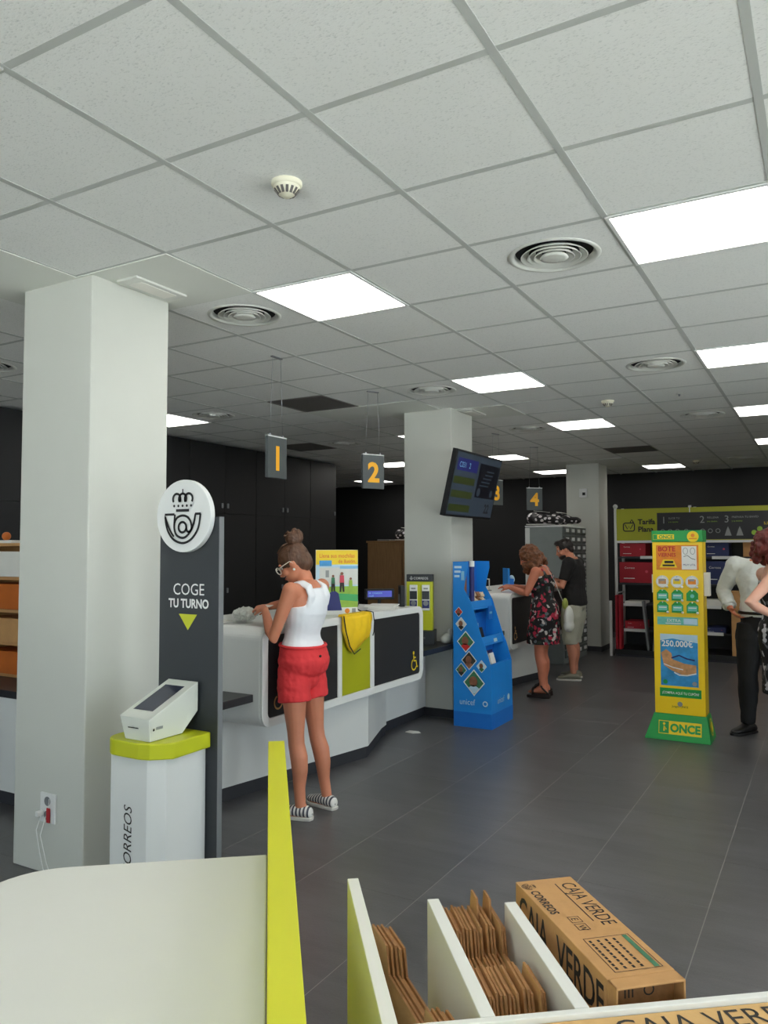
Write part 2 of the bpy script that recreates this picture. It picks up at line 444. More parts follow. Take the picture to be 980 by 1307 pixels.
for c, r in ct:
    if (c, r) in vs_: continue
    bm_box(rest, max(gx(c)+.012, X0), min(gx(c)+.588, X1), max(gy(r)+.012, Y0), min(gy(r)+.588, Y1), CEIL+.001, CEIL+.02)
o = obj('ceiling_tile_field', rest, 'ceiling_tile', ceiling); o['kind'] = 'stuff'
for c in range(-12, 10):
    x = gx(c)
    if X0 < x < X1: box('grid_bar', x-.013, x+.013, Y0, Y1, CEIL, CEIL+.03, 't_bar', ceiling)
for r in range(-6, 22):
    y = gy(r)
    if Y0 < y < Y1: box('grid_bar', X0, X1, y-.013, y+.013, CEIL+.0008, CEIL+.03, 't_bar', ceiling)
for a, b, cc, rr in PLAIN:
    box('plasterboard_panel', max(gx(a), X0), gx(cc), max(gy(b), Y0), gy(rr), CEIL-.004, CEIL+.04, 'plasterboard', ceiling)

# ---- walls
struct(box('wall_back', X0-.2, X1+.2, Y1, Y1+.2, 0, 3.25, 'dark_wall'))
struct(box('wall_left', -7.3, -7.1, Y0, 9.93, 0, 3.15, 'dark_wall'))
struct(box('wall_left_return', X0, -7.3, 9.73, 9.93, 0, 3.15, 'dark_wall'))
struct(box('wall_left_far', X0-.2, X0, 9.5, Y1, 0, 3.25, 'dark_wall'))
wr = bmesh.new(); SIDE = [(-2.3, -.3), (-.1, 1.9), (2.1, 4.1), (4.3, 6.3)]  # side window bays added out of view to light ceiling and pillar faces
bm_box(wr, X1, X1+.2, Y0, Y1, 2.72, 3.25); bm_box(wr, X1, X1+.2, Y0, Y1, 0, .12)
for a, b in ((Y0, -2.3), (-.3, -.1), (1.9, 2.1), (4.1, 4.3), (6.3, Y1)): bm_box(wr, X1, X1+.2, a, b, .12, 2.72)
struct(obj('wall_right', wr, 'plaster'))
struct(box('baseboard_back', X0, X1, Y1-.02, Y1, 0, .09, 'dark_trim'))
# unseen glazed street front behind the photographer, walled opposite the near pillar to dim it
wf = bmesh.new()
bm_box(wf, -7.3, X1+.2, Y0-.2, Y0, 0, .12); bm_box(wf, -7.3, X1+.2, Y0-.2, Y0, 2.72, 3.25)
bays = [(-7.1, -4.9), (-2.3, -.1), (.1, 1.9), (2.1, 3.1)]
for a, b in ((-7.3, -7.1), (-4.9, -2.3), (-.1, .1), (1.9, 2.1), (3.1, 3.4)): bm_box(wf, a, b, Y0-.2, Y0, .12, 2.72)
struct(obj('wall_front', wf, 'plaster'))
for k, (a, b) in enumerate(bays):
    fr = bmesh.new(); t = .05
    bm_box(fr, a, a+t, Y0-.14, Y0-.08, .12, 2.72); bm_box(fr, b-t, b, Y0-.14, Y0-.08, .12, 2.72)
    bm_box(fr, a, b, Y0-.14, Y0-.08, .12, .17); bm_box(fr, a, b, Y0-.14, Y0-.08, 2.67, 2.72)
    f = struct(obj('window_%d' % (k+1), fr, 'stainless_post'))
    box('pane', a+t, b-t, Y0-.113, Y0-.107, .17, 2.67, 'window_glass', f)
    portal(((a+b)/2, Y0-.05, 1.42), (-PI/2, 0, 0), b-a, 2.6)
for k, (a, b) in enumerate(SIDE):
    fr = bmesh.new(); t = .05
    bm_box(fr, X1+.08, X1+.14, a, a+t, .12, 2.72); bm_box(fr, X1+.08, X1+.14, b-t, b, .12, 2.72); bm_box(fr, X1+.08, X1+.14, a, b, .12, .17); bm_box(fr, X1+.08, X1+.14, a, b, 2.67, 2.72)
    f = struct(obj('window_%d' % (k+5), fr, 'stainless_post')); box('pane', X1+.107, X1+.113, a+t, b-t, .17, 2.67, 'window_glass', f)
    portal((X1+.05, (a+b)/2, 1.42), (0, PI/2, 0), 2.6, b-a)
struct(box('pavement', -20, 24, -22, Y0-.2, -.1, -.02, 'asphalt')); struct(box('pavement_side', X1+.2, 24, Y0-.2, 26, -.1, -.02, 'asphalt'))  # unseen sunlit ground, made pale to bounce light up onto the ceiling

# ---- square pillars
def pillar(name, x0, x1, y0, y1):
    p = struct(box(name, x0, x1, y0, y1, 0, CEIL+.02, 'plaster', None, .006))
    bm = bmesh.new(); t = .012
    bm_box(bm, x0-t, x1+t, y0-t, y0, 0, .075); bm_box(bm, x1, x1+t, y0, y1, 0, .075); bm_box(bm, x0-t, x0, y0, y1, 0, .075); bm_box(bm, x0-t, x1+t, y1, y1+t, 0, .075)
    if y0 > 3: obj('baseboard', bm, 'dark_trim', p)
    else: bm.free()
    return p
P1 = pillar('wall_pillar_near', -3.55, -3.04, 2.50, 3.00)
P2 = pillar('wall_pillar_middle', -3.54, -3.04, 6.60, 7.10)
P3 = pillar('wall_pillar_far', -3.53, -3.02, 11.95, 12.46)

# ---- ceiling fittings
def ceiling_light(c, r):
    t = thing('ceiling_light', 'square white light panel set flush in the tiled ceiling', 'ceiling light', (gx(c)+.3, gy(r)+.3, CEIL), 0, 'square light panels in the ceiling')
    bm = bmesh.new(); bm_box(bm, -.285, .285, -.285, .285, -.002, .02); obj('diffuser', bm, 'light_diffuser', t)
    bm = bmesh.new()
    for s in (-1, 1):
        bm_box(bm, min(s*.285, s*.3), max(s*.285, s*.3), -.3, .3, -.005, .03); bm_box(bm, -.3, .3, min(s*.285, s*.3), max(s*.285, s*.3), -.005, .03)
    obj('frame', bm, 'white_paint', t); return t
LIGHT_LABELS = {(-1,3): 'square light panel in ceiling beside the near pillar and its round vent', (-1,7): 'square light panel in ceiling beside the middle pillar and its round vent', (-7,7): 'square light panel above the dark wall cabinets behind the near pillar',
    (-4,19): 'square light panel in ceiling beside the top of the far pillar', (-1,19): 'square light panel in ceiling above the rear shelving', (-4,11): 'square light panel mostly hidden behind the middle pillar', (-7,15): 'square light panel seen beside the hanging sign with figure two', (-10,19): 'square light panel seen behind the hanging sign with figure two', (-4,15): 'square light panel seen above the television'}
lt = None
for c, r in LIGHTS:
    if lt is None: lt = ceiling_light(c, r)
    else: dup(lt, (gx(c)+.3, gy(r)+.3, CEIL), label=LIGHT_LABELS.get((c, r), 'square white light panel set flush in the tiled ceiling'))
lt['label'] = LIGHT_LABELS[(-1, 3)]
def air_diffuser(c, r):
    t = thing('air_diffuser', 'round white ceiling air vent with nested rings', 'air vent', (gx(c)+.3, gy(r)+.3, CEIL), 0, 'round air vents in the ceiling')
    bm = bmesh.new(); n = 48; C_, S_, T_ = [], [], []                        # square face plate with a round opening
    for k in range(n):
        a = 2*PI*k/n; q = .2875/max(abs(math.cos(a)), abs(math.sin(a)))
        C_.append(bm.verts.new((.185*math.cos(a), .185*math.sin(a), .001))); S_.append(bm.verts.new((q*math.cos(a), q*math.sin(a), .001))); T_.append(bm.verts.new((.185*math.cos(a), .185*math.sin(a), .022)))
    for k in range(n):
        j = (k+1) % n; bm.faces.new((C_[k], C_[j], S_[j], S_[k])); bm.faces.new((C_[k], T_[k], T_[j], C_[j]))
    obj('face_plate', bm, 'ceiling_tile', t)
    bm = bmesh.new(); bm_lathe(bm, [(.207, .001), (.205, -.003), (.190, -.0045), (.181, .001), (.174, .02)], n=40); obj('outer_ring', bm, 'vent_white', t, smooth=True)
    bm = bmesh.new(); bm_lathe(bm, [(.0, .0215), (.186, .0215)]); obj('backing', bm, 'dark_hole', t)
    for k, (ra, zb) in enumerate(((.150, -.006), (.120, -.008), (.092, -.010))):
        bm = bmesh.new(); bm_lathe(bm, [(ra-.034, .018), (ra-.012, .006), (ra, zb+.001), (ra-.003, zb), (ra-.016, .004), (ra-.038, .017)], n=40); obj('ring', bm, 'vent_white', t, smooth=True)
    bm = bmesh.new(); bm_lathe(bm, [(.0, -.016), (.045, -.014), (.064, -.010), (.052, .004), (.03, .018)], n=32); obj('centre_cone', bm, 'vent_white', t, smooth=True)
    return t
VENT_LABELS = {(-2,3): 'round white ceiling vent beside the near pillar', (-2,7): 'round white ceiling vent just in front of the middle pillar', (-2,11): 'round white ceiling vent just beyond the middle pillar', (-6,7): 'round ceiling vent above the dark wall cabinets', (1,18): 'round ceiling vent closest to the back wall'}
av = None
for c, r in VENTS:
    if av is None: av = air_diffuser(c, r)
    else: dup(av, (gx(c)+.3, gy(r)+.3, CEIL), label=VENT_LABELS.get((c, r), 'round white ceiling air vent with nested rings'))
av['label'] = VENT_LABELS[(-2, 3)]
def ceiling_grille(c, r):
    t = thing('return_grille', 'square dark grey slatted return air grille in the ceiling', 'air vent', (gx(c)+.3, gy(r)+.3, CEIL), 0, 'dark return grilles in the ceiling')
    box('backing', -.29, .29, -.29, .29, .014, .02, 'dark_hole', t)
    bm = bmesh.new()
    for s in (-1, 1):
        bm_box(bm, min(s*.28, s*.3), max(s*.28, s*.3), -.3, .3, -.003, .02); bm_box(bm, -.3, .3, min(s*.28, s*.3), max(s*.28, s*.3), -.003, .02)
    obj('frame', bm, 'grille_grey', t)
    sb = bmesh.new(); bm_hex(sb, [(-.28,-.006,-.001),(.28,-.006,-.001),(.28,.004,-.001),(-.28,.004,-.001),(-.28,-.002,.013),(.28,-.002,.013),(.28,.008,.013),(-.28,.008,.013)])
    s0 = obj('slat', sb, 'grille_grey', t)
    for k in range(26):
        s = s0 if k == 0 else s0.copy()
        if k: COL.objects.link(s)
        s.location = (0, -.27+k*.0212, 0)
    return t
gr = None
for c, r in GRILLES:
    if gr is None: gr = ceiling_grille(c, r)
    else: dup(gr, (gx(c)+.3, gy(r)+.3, CEIL))
def smoke_detector(x, y, label):
    t = thing('smoke_detector', label, 'smoke detector', (x, y, CEIL+.006))
    bm = bmesh.new(); bm_lathe(bm, [(.0, -.022), (.050, -.022), (.056, -.015), (.056, 0), (0, 0)], n=32); obj('base', bm, 'cream_plastic', t, smooth=True)
    bm = bmesh.new(); bm_lathe(bm, [(0, -.058), (.018, -.057), (.034, -.046), (.046, -.030), (.048, -.022)], n=32); obj('dome', bm, 'cream_plastic', t, smooth=True)
    bm = bmesh.new()
    for k in range(14):
        a = 2*PI*k/14; p = V((math.cos(a), math.sin(a), 0)); q = V((-p.y, p.x, 0))*.005
        bm_hex(bm, [p*.030-q+V((0,0,-.052)), p*.030+q+V((0,0,-.052)), p*.046+q+V((0,0,-.032)), p*.046-q+V((0,0,-.032)), p*.030-q+V((0,0,-.047)), p*.030+q+V((0,0,-.047)), p*.043+q+V((0,0,-.030)), p*.043-q+V((0,0,-.030))])
    obj('slot', bm, 'grille_grey', t)
smoke_detector(-1.67, 2.22, 'cream smoke detector on a plain ceiling tile ahead of the first light panels')
smoke_detector(-1.68, 7.0, 'small cream smoke detector between two rows of far light panels')
smoke_detector(-1.68, 12.4, 'dark looking smoke detector on ceiling close to the back wall')
def spot(x, y):
    t = thing('sprinkler_head', 'tiny white fitting on ceiling tile between two round air vents', 'ceiling fitting', (x, y, CEIL+.006))
    bm = bmesh.new(); bm_lathe(bm, [(0, -.008), (.03, -.007), (.036, 0)]); obj('plate', bm, 'vent_white', t, smooth=True)
    bm = bmesh.new(); bm_lathe(bm, [(0, -.025), (.008, -.024), (.01, -.007)]); obj('nozzle', bm, 'grey_plastic', t, smooth=True)
spot(-1.07, 6.99)
# emergency lamps flush beside two pillars
def emergency(x, y, label):
    t = thing('emergency_lamp', label, 'emergency light', (x, y, CEIL-.004))
    box('body', -.07, .07, -.17, .17, -.012, 0, 'vent_white', t, .003); box('lens', -.045, .045, -.12, .12, -.016, -.0125, 'paper', t, .002)
emergency(-2.93, 2.78, 'flush white emergency lamp on smooth ceiling beside the near pillar')
emergency(-2.94, 6.88, 'flush white emergency lamp on ceiling above the television')

# hanging position numbers
def number_sign(n, x, y, rz, ztop, label):
    t = thing('hanging_sign', label, 'sign', (x, y, 0), rz)                # local: face looks along +x, width along y
    box('board', -.012, .012, -.105, .105, ztop-.285, ztop, 'sign_grey', t, .002)
    for s in (-1, 1): box('edge_cap', s*.012-.002, s*.012+.002, -.105, .105, ztop-.004, ztop+.004, 'white_paint', t)
    for side in (1, -1):
        P = Print((side*.012, 0, ztop-.225), (0, side, 0), (0, 0, 1)); P.text(str(n), 0, 0, .225, 'sign_number', 0, 'CENTER', .008); P.build('number', t)
    for s in (-1, 1):
        tube('wire', [(0, s*.07, ztop), (0, s*.045, CEIL+.0)], .0016, 'metal_grey', t, 5); box('clip', -.006, .006, s*.07-.007, s*.07+.007, ztop, ztop+.018, 'metal_grey', t)
    box('ceiling_hook', -.01, .01, -.055, .055, CEIL-.008, CEIL, 'metal_grey', t)
number_sign(1, -3.27, 4.24, 0, 2.325, 'grey hanging sign with a yellow figure one')
number_sign(2, -3.29, 5.58, -math.radians(28), 2.345, 'grey hanging sign with a yellow figure two')
number_sign(3, -3.28, 8.34, -math.radians(20), 2.345, 'grey hanging sign with a yellow figure three behind the television')
number_sign(4, -3.28, 9.68, -math.radians(50), 2.345, 'grey hanging sign with a yellow figure four')

# television on the middle pillar
def television():
    W, Hh, tilt = 1.06, .60, math.radians(13)
    t = thing('television', 'black flat television tilted down on the middle pillar showing queue numbers', 'television', (-2.90, 6.68, 1.845))
    up = V((math.sin(tilt), 0, math.cos(tilt))); n = V((math.cos(tilt), 0, -math.sin(tilt))); r = V((0, 1, 0))
    def hexa(a0, a1, b0, b1, c0, c1): return [r*a0+up*b0+n*c0, r*a1+up*b0+n*c0, r*a1+up*b1+n*c0, r*a0+up*b1+n*c0, r*a0+up*b0+n*c1, r*a1+up*b0+n*c1, r*a1+up*b1+n*c1, r*a0+up*b1+n*c1]
    bm = bmesh.new(); bm_hex(bm, hexa(-W/2, W/2, 0, Hh, -.05, 0)); obj('housing', bm, 'black_plastic', t, .004)
    P = Print(n*.0005, r, up, .0008)
    P.rect(-.515, .515, .02, .58, 'tv_grey', 0)
    P.rect(-.48, -.03, .42, .53, 'tv_blue', 1); P.text('C031   2', -.44, .45, .07, 'pale_blue', 2)
    for k in range(3): P.rect(-.50, -.04, .05+k*.125, .115+k*.125, 'tv_green', 1)
    P.rect(.02, .50, .20, .52, 'tv_dark', 1)
    for a, b, rr in ((.09, .25, .04), (.40, .25, .035)): P.poly(circle(a, b, rr, 16), 'tv_grey', 2)
    for k in range(5): P.rect(.08+.03*k, .30+.02*k, .31+.035*k, .322+.035*k, 'tv_grey', 2)
    P.text('22', .30, .06, .12, 'print_black', 2, bold=.004)
    P.build('screen', t)
    box('wall_bracket', -.14, -.03, -.12, .12, .2, .4, 'black_plastic', t)
television()
# small white alarm box on the far pillar
al = thing('alarm_box', 'small white alarm box with dark lens on the far pillar', 'alarm', (-3.26, 11.95, 2.42))
box('housing', -.06, .06, -.03, 0, -.07, .07, 'white_paint', al, .006); box('lens', -.01, .035, -.036, -.0302, -.035, .01, 'black_plastic', al, .004)
# sockets on the near pillar with phone leads and a red tag
so = thing('wall_socket', 'white double wall socket low on the near pillar', 'socket', (-3.28, 2.50, .315))
box('plate', -.055, .055, -.012, 0, -.07, .07, 'white_paint', so, .004)
for z in (-.033, .033):
    bm = bmesh.new(); bm_prism(bm, circle(0, z, .022, 20), 'y', -.0135, -.0122); obj('outlet', bm, 'grey_plastic', so)
rt = thing('red_tag', 'small red plastic tag hanging from the wall socket', 'tag', (-3.265, 2.485, .30))
box('tag', -.012, .012, -.006, 0, -.05, .02, 'red_tag', rt, .003); tube('string', [(0,-.003,.02), (.004,-.002,.05), (0,.0,.062)], .0012, 'print_white', rt, 5)
cb = thing('charging_cable', 'thin white cable dropping from wall socket to floor by pillar', 'cable', (-3.28, 2.48, -.08))
tube('lead', [(-.03,.0,.37), (-.028,-.03,.3), (0,-.03,.2), (.03,-.025,.1), (.07,-.03,.086), (.14,-.05,.086)], .0022, 'print_white', cb, 6)
tube('lead', [(.0,.0,.36), (.002,-.03,.28), (.05,-.03,.16), (.11,-.04,.086)], .0022, 'print_white', cb, 6)
box('plug', -.04, -.02, -.03, .005, .36, .385, 'print_white', cb, .004)

# ================================================================== SERVICE COUNTERS
def service_counter(y0, label):
    t = thing('service_counter', label, 'counter', (-2.90, y0, 0))
    L = 2.09; zb, zt = .50, 1.09
    prism('shell', rrect(0, L, zb, zt, .075, 8), 'x', -.85, -.014, 'laminate_white', t, .012)
    bm = bmesh.new()                                            # white portal frame round the panels
    O = rrect(0, L, zb, zt, .075, 8); I = rrect(.055, L-.055, zb+.05, zt-.05, .035, 8)
    n = len(O); VO = [bm.verts.new((0, *p)) for p in O]; VI = [bm.verts.new((0, *p)) for p in I]
    WO = [bm.verts.new((-.014, *p)) for p in O]; WI = [bm.verts.new((-.014, *p)) for p in I]
    for i in range(n):
        j = (i+1) % n
        for q in ((VO[i], VO[j], VI[j], VI[i]), (WO[i], WI[i], WI[j], WO[j]), (VO[i], WO[i], WO[j], VO[j]), (VI[i], VI[j], WI[j], WI[i])): bm.faces.new(q)
    obj('portal_frame', bm, 'laminate_white', t, .003)
    for a, b in ((.815, .865), (1.245, 1.30)): box('divider', -.0138, -.0005, a, b, zb+.05, zt-.05, 'laminate_white', t, .003)
    box('front_panel', -.012, -.006, .057, .813, zb+.052, zt-.052, 'panel_black', t, .002)
    box('front_panel', -.012, -.004, .867, 1.243, zb+.052, zt-.052, 'lime_panel', t, .002)['label'] = 'lime green front panel'
    box('front_panel', -.012, -.006, 1.302, L-.057, zb+.052, zt-.052, 'panel_black', t, .002)
    P = Print((-.006, 0, 0), (0, 1, 0), (0, 0, 1))
    wheelchair(P, .16, .66, .15, 'kraft_light'); wheelchair(P, 1.93, .66, .16, 'sun_yellow'); P.build('wheelchair_symbol', t)
    poly = [(-.80, .05), (-.37, .05), (-.12, 1.41), (-.32, 1.96), (-.35, 2.09), (-.80, 2.09)]
    prism('base', poly, 'z', .085, zb, 'laminate_white', t, .002)
    prism('plinth', [(x-.012 if x > -.7 else x, y) for x, y in poly], 'z', 0, .085, 'dark_trim', t)
    return t
service_counter(3.64, 'white rounded service counter with a yellow bag hanging over its lime panel')
service_counter(7.74, 'white rounded service counter behind the blue cardboard display')
def ledge(ya, yb, label):
    t = thing('side_worktop', label, 'worktop', (-3.3, (ya+yb)/2, 0)); h = (yb-ya)/2-.004
    box('worktop', -.255, .34, -h, h, .655, .70, 'worktop_black', t, .004)
    box('front_panel', -.05, -.01, -h, h, .085, .655, 'laminate_white', t); box('plinth', -.05, -.022, -h, h, 0, .085, 'dark_trim', t)
ledge(3.015, 3.635, 'black worktop joining the near pillar to the first counter')
ledge(5.735, 6.585, 'black worktop between counter and middle pillar under yellow pack display')
ledge(7.115, 7.735, 'black worktop joining the middle pillar to the second counter')
t = thing('back_desk', 'white fronted desk with black top running behind the near pillar', 'desk', (-5.3, 3.0, 0))
box('desk_top', -1.7, 1.735, .0, .62, .655, .70, 'worktop_black', t, .004); box('front_panel', -1.7, 1.735, .03, .06, .085, .655, 'laminate_white', t); box('plinth', -1.7, 1.735, .05, .07, 0, .085, 'dark_trim', t)
# pigeonhole shelf on that desk with orange boxes and papers, mostly behind the pillar
t = thing('pigeonhole_shelf', 'low wooden pigeonhole shelf on back desk behind the near pillar', 'shelf', (-4.75, 3.45, .70))
for x in (-.36, .22): box('side', x-.01, x+.01, -.12, .15, 0, .9, 'kraft', t)
for z in (.01, .22, .44, .66, .89): box('shelf_board', -.35, .21, -.12, .15, z-.01, z+.01, 'kraft', t)
for k, (z, h, m, nm, lb) in enumerate(((.02, .15, 'orange_box', 'orange_box', 'orange carton on the bottom board of pigeonhole shelf'), (.23, .16, 'kraft', 'kraft_carton', 'brown carton on the second board of pigeonhole shelf'), (.45, .17, 'orange_box', 'orange_box', 'orange carton on the third board of pigeonhole shelf'), (.67, .17, 'paper', 'paper_stack', 'stack of white papers on the upper board of pigeonhole shelf'))):
    bm = bmesh.new(); bm_box(bm, -.33, .19, -.14, .12, 0, h)
    o = tag(obj(nm, bm, m, None, .004, loc=(-4.75, 3.45, .703+z)), lb, 'papers' if k == 3 else 'box')
bm = bmesh.new(); bm_box(bm, -.13, .13, -.09, .09, 0, .012); bm_box(bm, -.11, .12, -.08, .1, .012, .02)
tag(obj('paper_pile', bm, 'paper', loc=(-4.95, 3.42, 1.60)), 'loose papers lying on top of the pigeonhole shelf', 'papers')
bm = bmesh.new(); bm_ball(bm, (0,0,.03), (.03,.03,.03)); tag(obj('sponge_ball', bm, 'orange_box', smooth=True, loc=(-5.0, 3.42, 1.62)), 'small orange ball on papers above the pigeonhole shelf', 'ball')

# ================================================================== DARK WALL CABINETS ON THE LEFT
def wall_cabinet(ya, yb, label, two=True):
    t = thing('wall_cabinet', label, 'cabinet', (-6.5, ya, 0), 0, 'tall dark wall cabinets'); w = yb-ya
    box('carcass', -.585, -.02, .002, w-.002, 0, 2.86, 'dark_cabinet', t)
    ds = ((.004, w/2-.002), (w/2+.002, w-.004)) if two else ((.004, w-.004),)
    for k, (a, b) in enumerate(ds):
        for z0, z1, hz in ((.08, 2.0, 1.05), (2.005, 2.85, 2.10)):
            d = box('door', -.0195, 0, a, b, z0, z1, 'dark_cabinet', t, .0015)
            hy = b-.05 if k == 0 else a+.05
            box('handle', 0, .02, hy-.012, hy+.012, hz-.03, hz+.03, 'metal_grey', d, .004)
WC = 'tall dark double door wall cabinet behind the counters'
for a, o_ in ((4.32, 'fourth tall dark double door cabinet from the narrow end unit'), (5.55, 'third tall dark double door cabinet from the narrow end unit'), (6.78, 'second tall dark double door cabinet from the narrow end unit'), (8.01, 'tall dark double door cabinet right beside the narrow end unit')): wall_cabinet(a, a+1.23, o_)
wall_cabinet(9.24, 9.92, 'narrow single door end unit of the tall dark wall cabinets', False)

# wooden cupboard, flowered boxes and a roll cage by the back
t = thing('wooden_cupboard', 'brown wooden two door cupboard standing beyond the counters', 'cupboard', (-6.35, 10.6, 0))
box('carcass', 0, 1.25, .0201, .45, 0, 1.66, 'wood', t); box('top', -.02, 1.27, -.01, .46, 1.66, 1.69, 'wood', t, .003)
for a in (0, .63):
    d = box('door', a+.003, a+.617, 0, .0195, .06, 1.655, 'wood', t, .002); box('handle', (.57 if a == 0 else .66), (.585 if a == 0 else .675), -.02, 0, .8, .95, 'metal_grey', d)
def floral_material():
    m = mat('dotted_black', (20,18,20), .6); nt = m.node_tree; b = nt.nodes['Principled BSDF']
    tc = nt.nodes.new('ShaderNodeTexCoord'); v = nt.nodes.new('ShaderNodeTexVoronoi'); v.inputs['Scale'].default_value = 15
    cr = nt.nodes.new('ShaderNodeValToRGB'); cr.color_ramp.interpolation = 'CONSTANT'
    cr.color_ramp.elements[0].color = (.75,.7,.72,1); cr.color_ramp.elements[1].position = .34; cr.color_ramp.elements[1].color = (.012,.01,.012,1)
    nt.links.new(tc.outputs['Object'], v.inputs['Vector']); nt.links.new(v.outputs['Distance'], cr.inputs[0]); nt.links.new(cr.outputs[0], b.inputs['Base Color'])
floral_material()
def spotted_bag(loc, sx, label):
    t = thing('spotted_bag', label, 'bag', loc); bm = bmesh.new()
    for k in range(6):
        bm_ball(bm, (sx*(k/5-.5), random.uniform(-.05,.05), .10-.006*k+random.uniform(-.01,.01)), (sx*.34, .15, .085-.008*k+random.uniform(0,.012)), seg=12, rings=8)
    o = obj('body', bm, 'dotted_black', t, smooth=True)
    md = o.modifiers.new('r', 'REMESH'); md.mode = 'VOXEL'; md.voxel_size = .02; md.use_smooth_shade = True
    bm = bmesh.new(); bm_box(bm, -sx*.62, sx*.30, -.2, .12, 0, .012); obj('tray', bm, 'paper', t)
    bm = bmesh.new(); bm_hex(bm, [(-sx*.4,-.1,.196),(sx*.1,-.1,.176),(sx*.1,.1,.176),(-sx*.4,.1,.196),(-sx*.4,-.1,.202),(sx*.1,-.1,.182),(sx*.1,.1,.182),(-sx*.4,.1,.202)]); obj('flap', bm, 'paper', t)
spotted_bag((-5.72, 10.85, 1.70), .26, 'black spotted bag lying on top of the wooden cupboard')
tag(box('paper_tray', -6.2, -5.98, 10.65, 10.85, 1.69, 1.715, 'grey_plastic', None, .004), 'flat grey tray on top of the wooden cupboard', 'tray')
t = thing('roll_cage', 'grey metal roll cage beside the wooden cupboard', 'roll cage', (-5.28, 10.0, 0))
for x in (0, .5):
    for y in (0, .4): tube('post', [(x, y, .12), (x, y, 1.64)], .014, 'metal_grey', t, 8)
for z in (.14, .6, 1.1, 1.63):
    tube('rail', [(0,0,z),(.5,0,z),(.5,.4,z),(0,.4,z)], .010, 'metal_grey', t, 6, True)
for k in range(1, 5): tube('wire', [(.1*k,.4,.14),(.1*k,.4,1.63)], .005, 'metal_grey', t, 5)
for x in (.03, .47):
    for y in (.03, .37):
        bm = bmesh.new(); bm_tube(bm, [(x-.015,y,.055),(x+.015,y,.055)], .055, 14); obj('caster', bm, 'black_plastic', t)
t = thing('umbrella', 'closed black umbrella hanging on the roll cage', 'umbrella', (-5.20, 9.93, 0))
bm = bmesh.new(); bm_tube(bm, [(0,0,.75),(0,0,.85),(0,0,1.2),(0,0,1.34)], [.008,.05,.032,.012], 10); obj('canopy', bm, 'cord_black', t, smooth=True)
tube('handle', [(0,0,1.34),(0,0,1.56),(.0,.03,1.65),(.0,.07,1.665),(.0,.098,1.62)], .009, 'cord_black', t)

# small grey drawer cabinet in front of the far pillar
t = thing('drawer_cabinet', 'tall grey cabinet with many small drawers in front of the far pillar', 'cabinet', (-3.64, 10.35, 0))
box('carcass', 0, .52, 0, 1.15, 0, 1.86, 'locker_grey', t, .004); box('top', -.005, .53, -.005, 1.155, 1.86, 1.88, 'white_paint', t)
box('side_trim', -.003, .06, -.008, -.0005, 0, 1.85, 'white_paint', t)
dr = None
for c in range(4):
    for r in range(15):
        if dr is None:
            bm = bmesh.new(); bm_box(bm, 0, .018, -.125, .125, -.05, .05); dr = obj('drawer', bm, 'locker_dark', t, .003)
            bm = bmesh.new(); bm_box(bm, .018, .03, -.05, .05, -.02, .025); h0 = obj('label_holder', bm, 'white_paint', dr)
            d = dr
        else:
            d = dr.copy(); COL.objects.link(d); h = h0.copy(); COL.objects.link(h); h.parent = d
        d.location = (.521, .16+c*.277, .13+r*.12)
spotted_bag((-3.42, 10.55, 1.892), .34, 'black spotted bag lying on the tall grey drawer cabinet')
spotted_bag((-3.30, 11.1, 1.892), .26, 'flat black spotted bag near pillar end of the grey drawer cabinet')

# ================================================================== QUEUE TICKET TOTEM
t = thing('ticket_totem', 'dark grey queue totem with round white post horn disc and lime shelf', 'totem', (-2.64, 2.75, 0))
box('slab', -.185, .19, 0, .03, 0, 1.705, 'anthracite', t, .002)
box('slab_edge', .1905, .194, 0, .03, 0, 1.705, 'grey_plastic', t)
d = prism('logo_disc', circle(-.005, 1.712, .172, 48), 'y', -.032, -.001, 'white_paint', t, .003)
P = Print((-.005, -.032, 1.712), (1,0,0), (0,0,1)); horn_logo(P, 0, .005, .245, 'print_black'); P.build('post_horn_emblem', d)
P = Print((0, 0, 0), (1,0,0), (0,0,1))
P.text('COGE', .005, 1.338, .078, 'print_white', 0, 'CENTER', 0, .93); P.text('TU TURNO', .005, 1.278, .058, 'print_white', 0, 'CENTER', .0018, .86)
P.poly([(-.055, 1.247), (.06, 1.247), (.003, 1.172)], 'lime', 0); P.build('lettering', t)
pl = [(.155, -.004), (-.185, -.004), (-.20, -.05), (-.20, -.21)] + [(-.11+.09*math.cos(a), -.235+.09*math.sin(a)) for a in [PI+i*PI/2/6 for i in range(7)]] + [(.03, -.325), (.085, -.31), (.16, -.24)]
sh = prism('lime_shelf', pl, 'z', .645, .715, 'lime', t, .006)
body = [(.135, -.004), (-.17, -.004), (-.17, -.29), (.035, -.29), (.135, -.235)]
body = [(.125, -.004), (-.17, -.004), (-.17, -.295), (.055, -.295), (.125, -.25)]
prism('pedestal', body, 'z', 0, .6445, 'laminate_white', t, .003)
P = Print((-.045, -.295, 0), (0,0,1), (-1,0,0)); P.text('CORREOS', .125, -.012, .070, 'print_dark', 0, 'LEFT', 0, .95, .25); P.build('brand_lettering', t)
k = thing('ticket_printer', 'white wedge shaped ticket printer with sloping dark screen on lime shelf', 'ticket printer', (-2.652, 2.455, .7165))
bm = bmesh.new()
fr = [(-.075, .005, 0), (.078, .005, 0), (.088, -.012, .098), (-.092, -.012, .105)]
bk = [(-.075, .20, 0), (.078, .20, 0), (.092, .285, .09), (.092, .285, .222), (-.096, .285, .222), (-.096, .285, .09)]
F_ = [bm.verts.new(p) for p in fr]; B_ = [bm.verts.new(p) for p in bk]
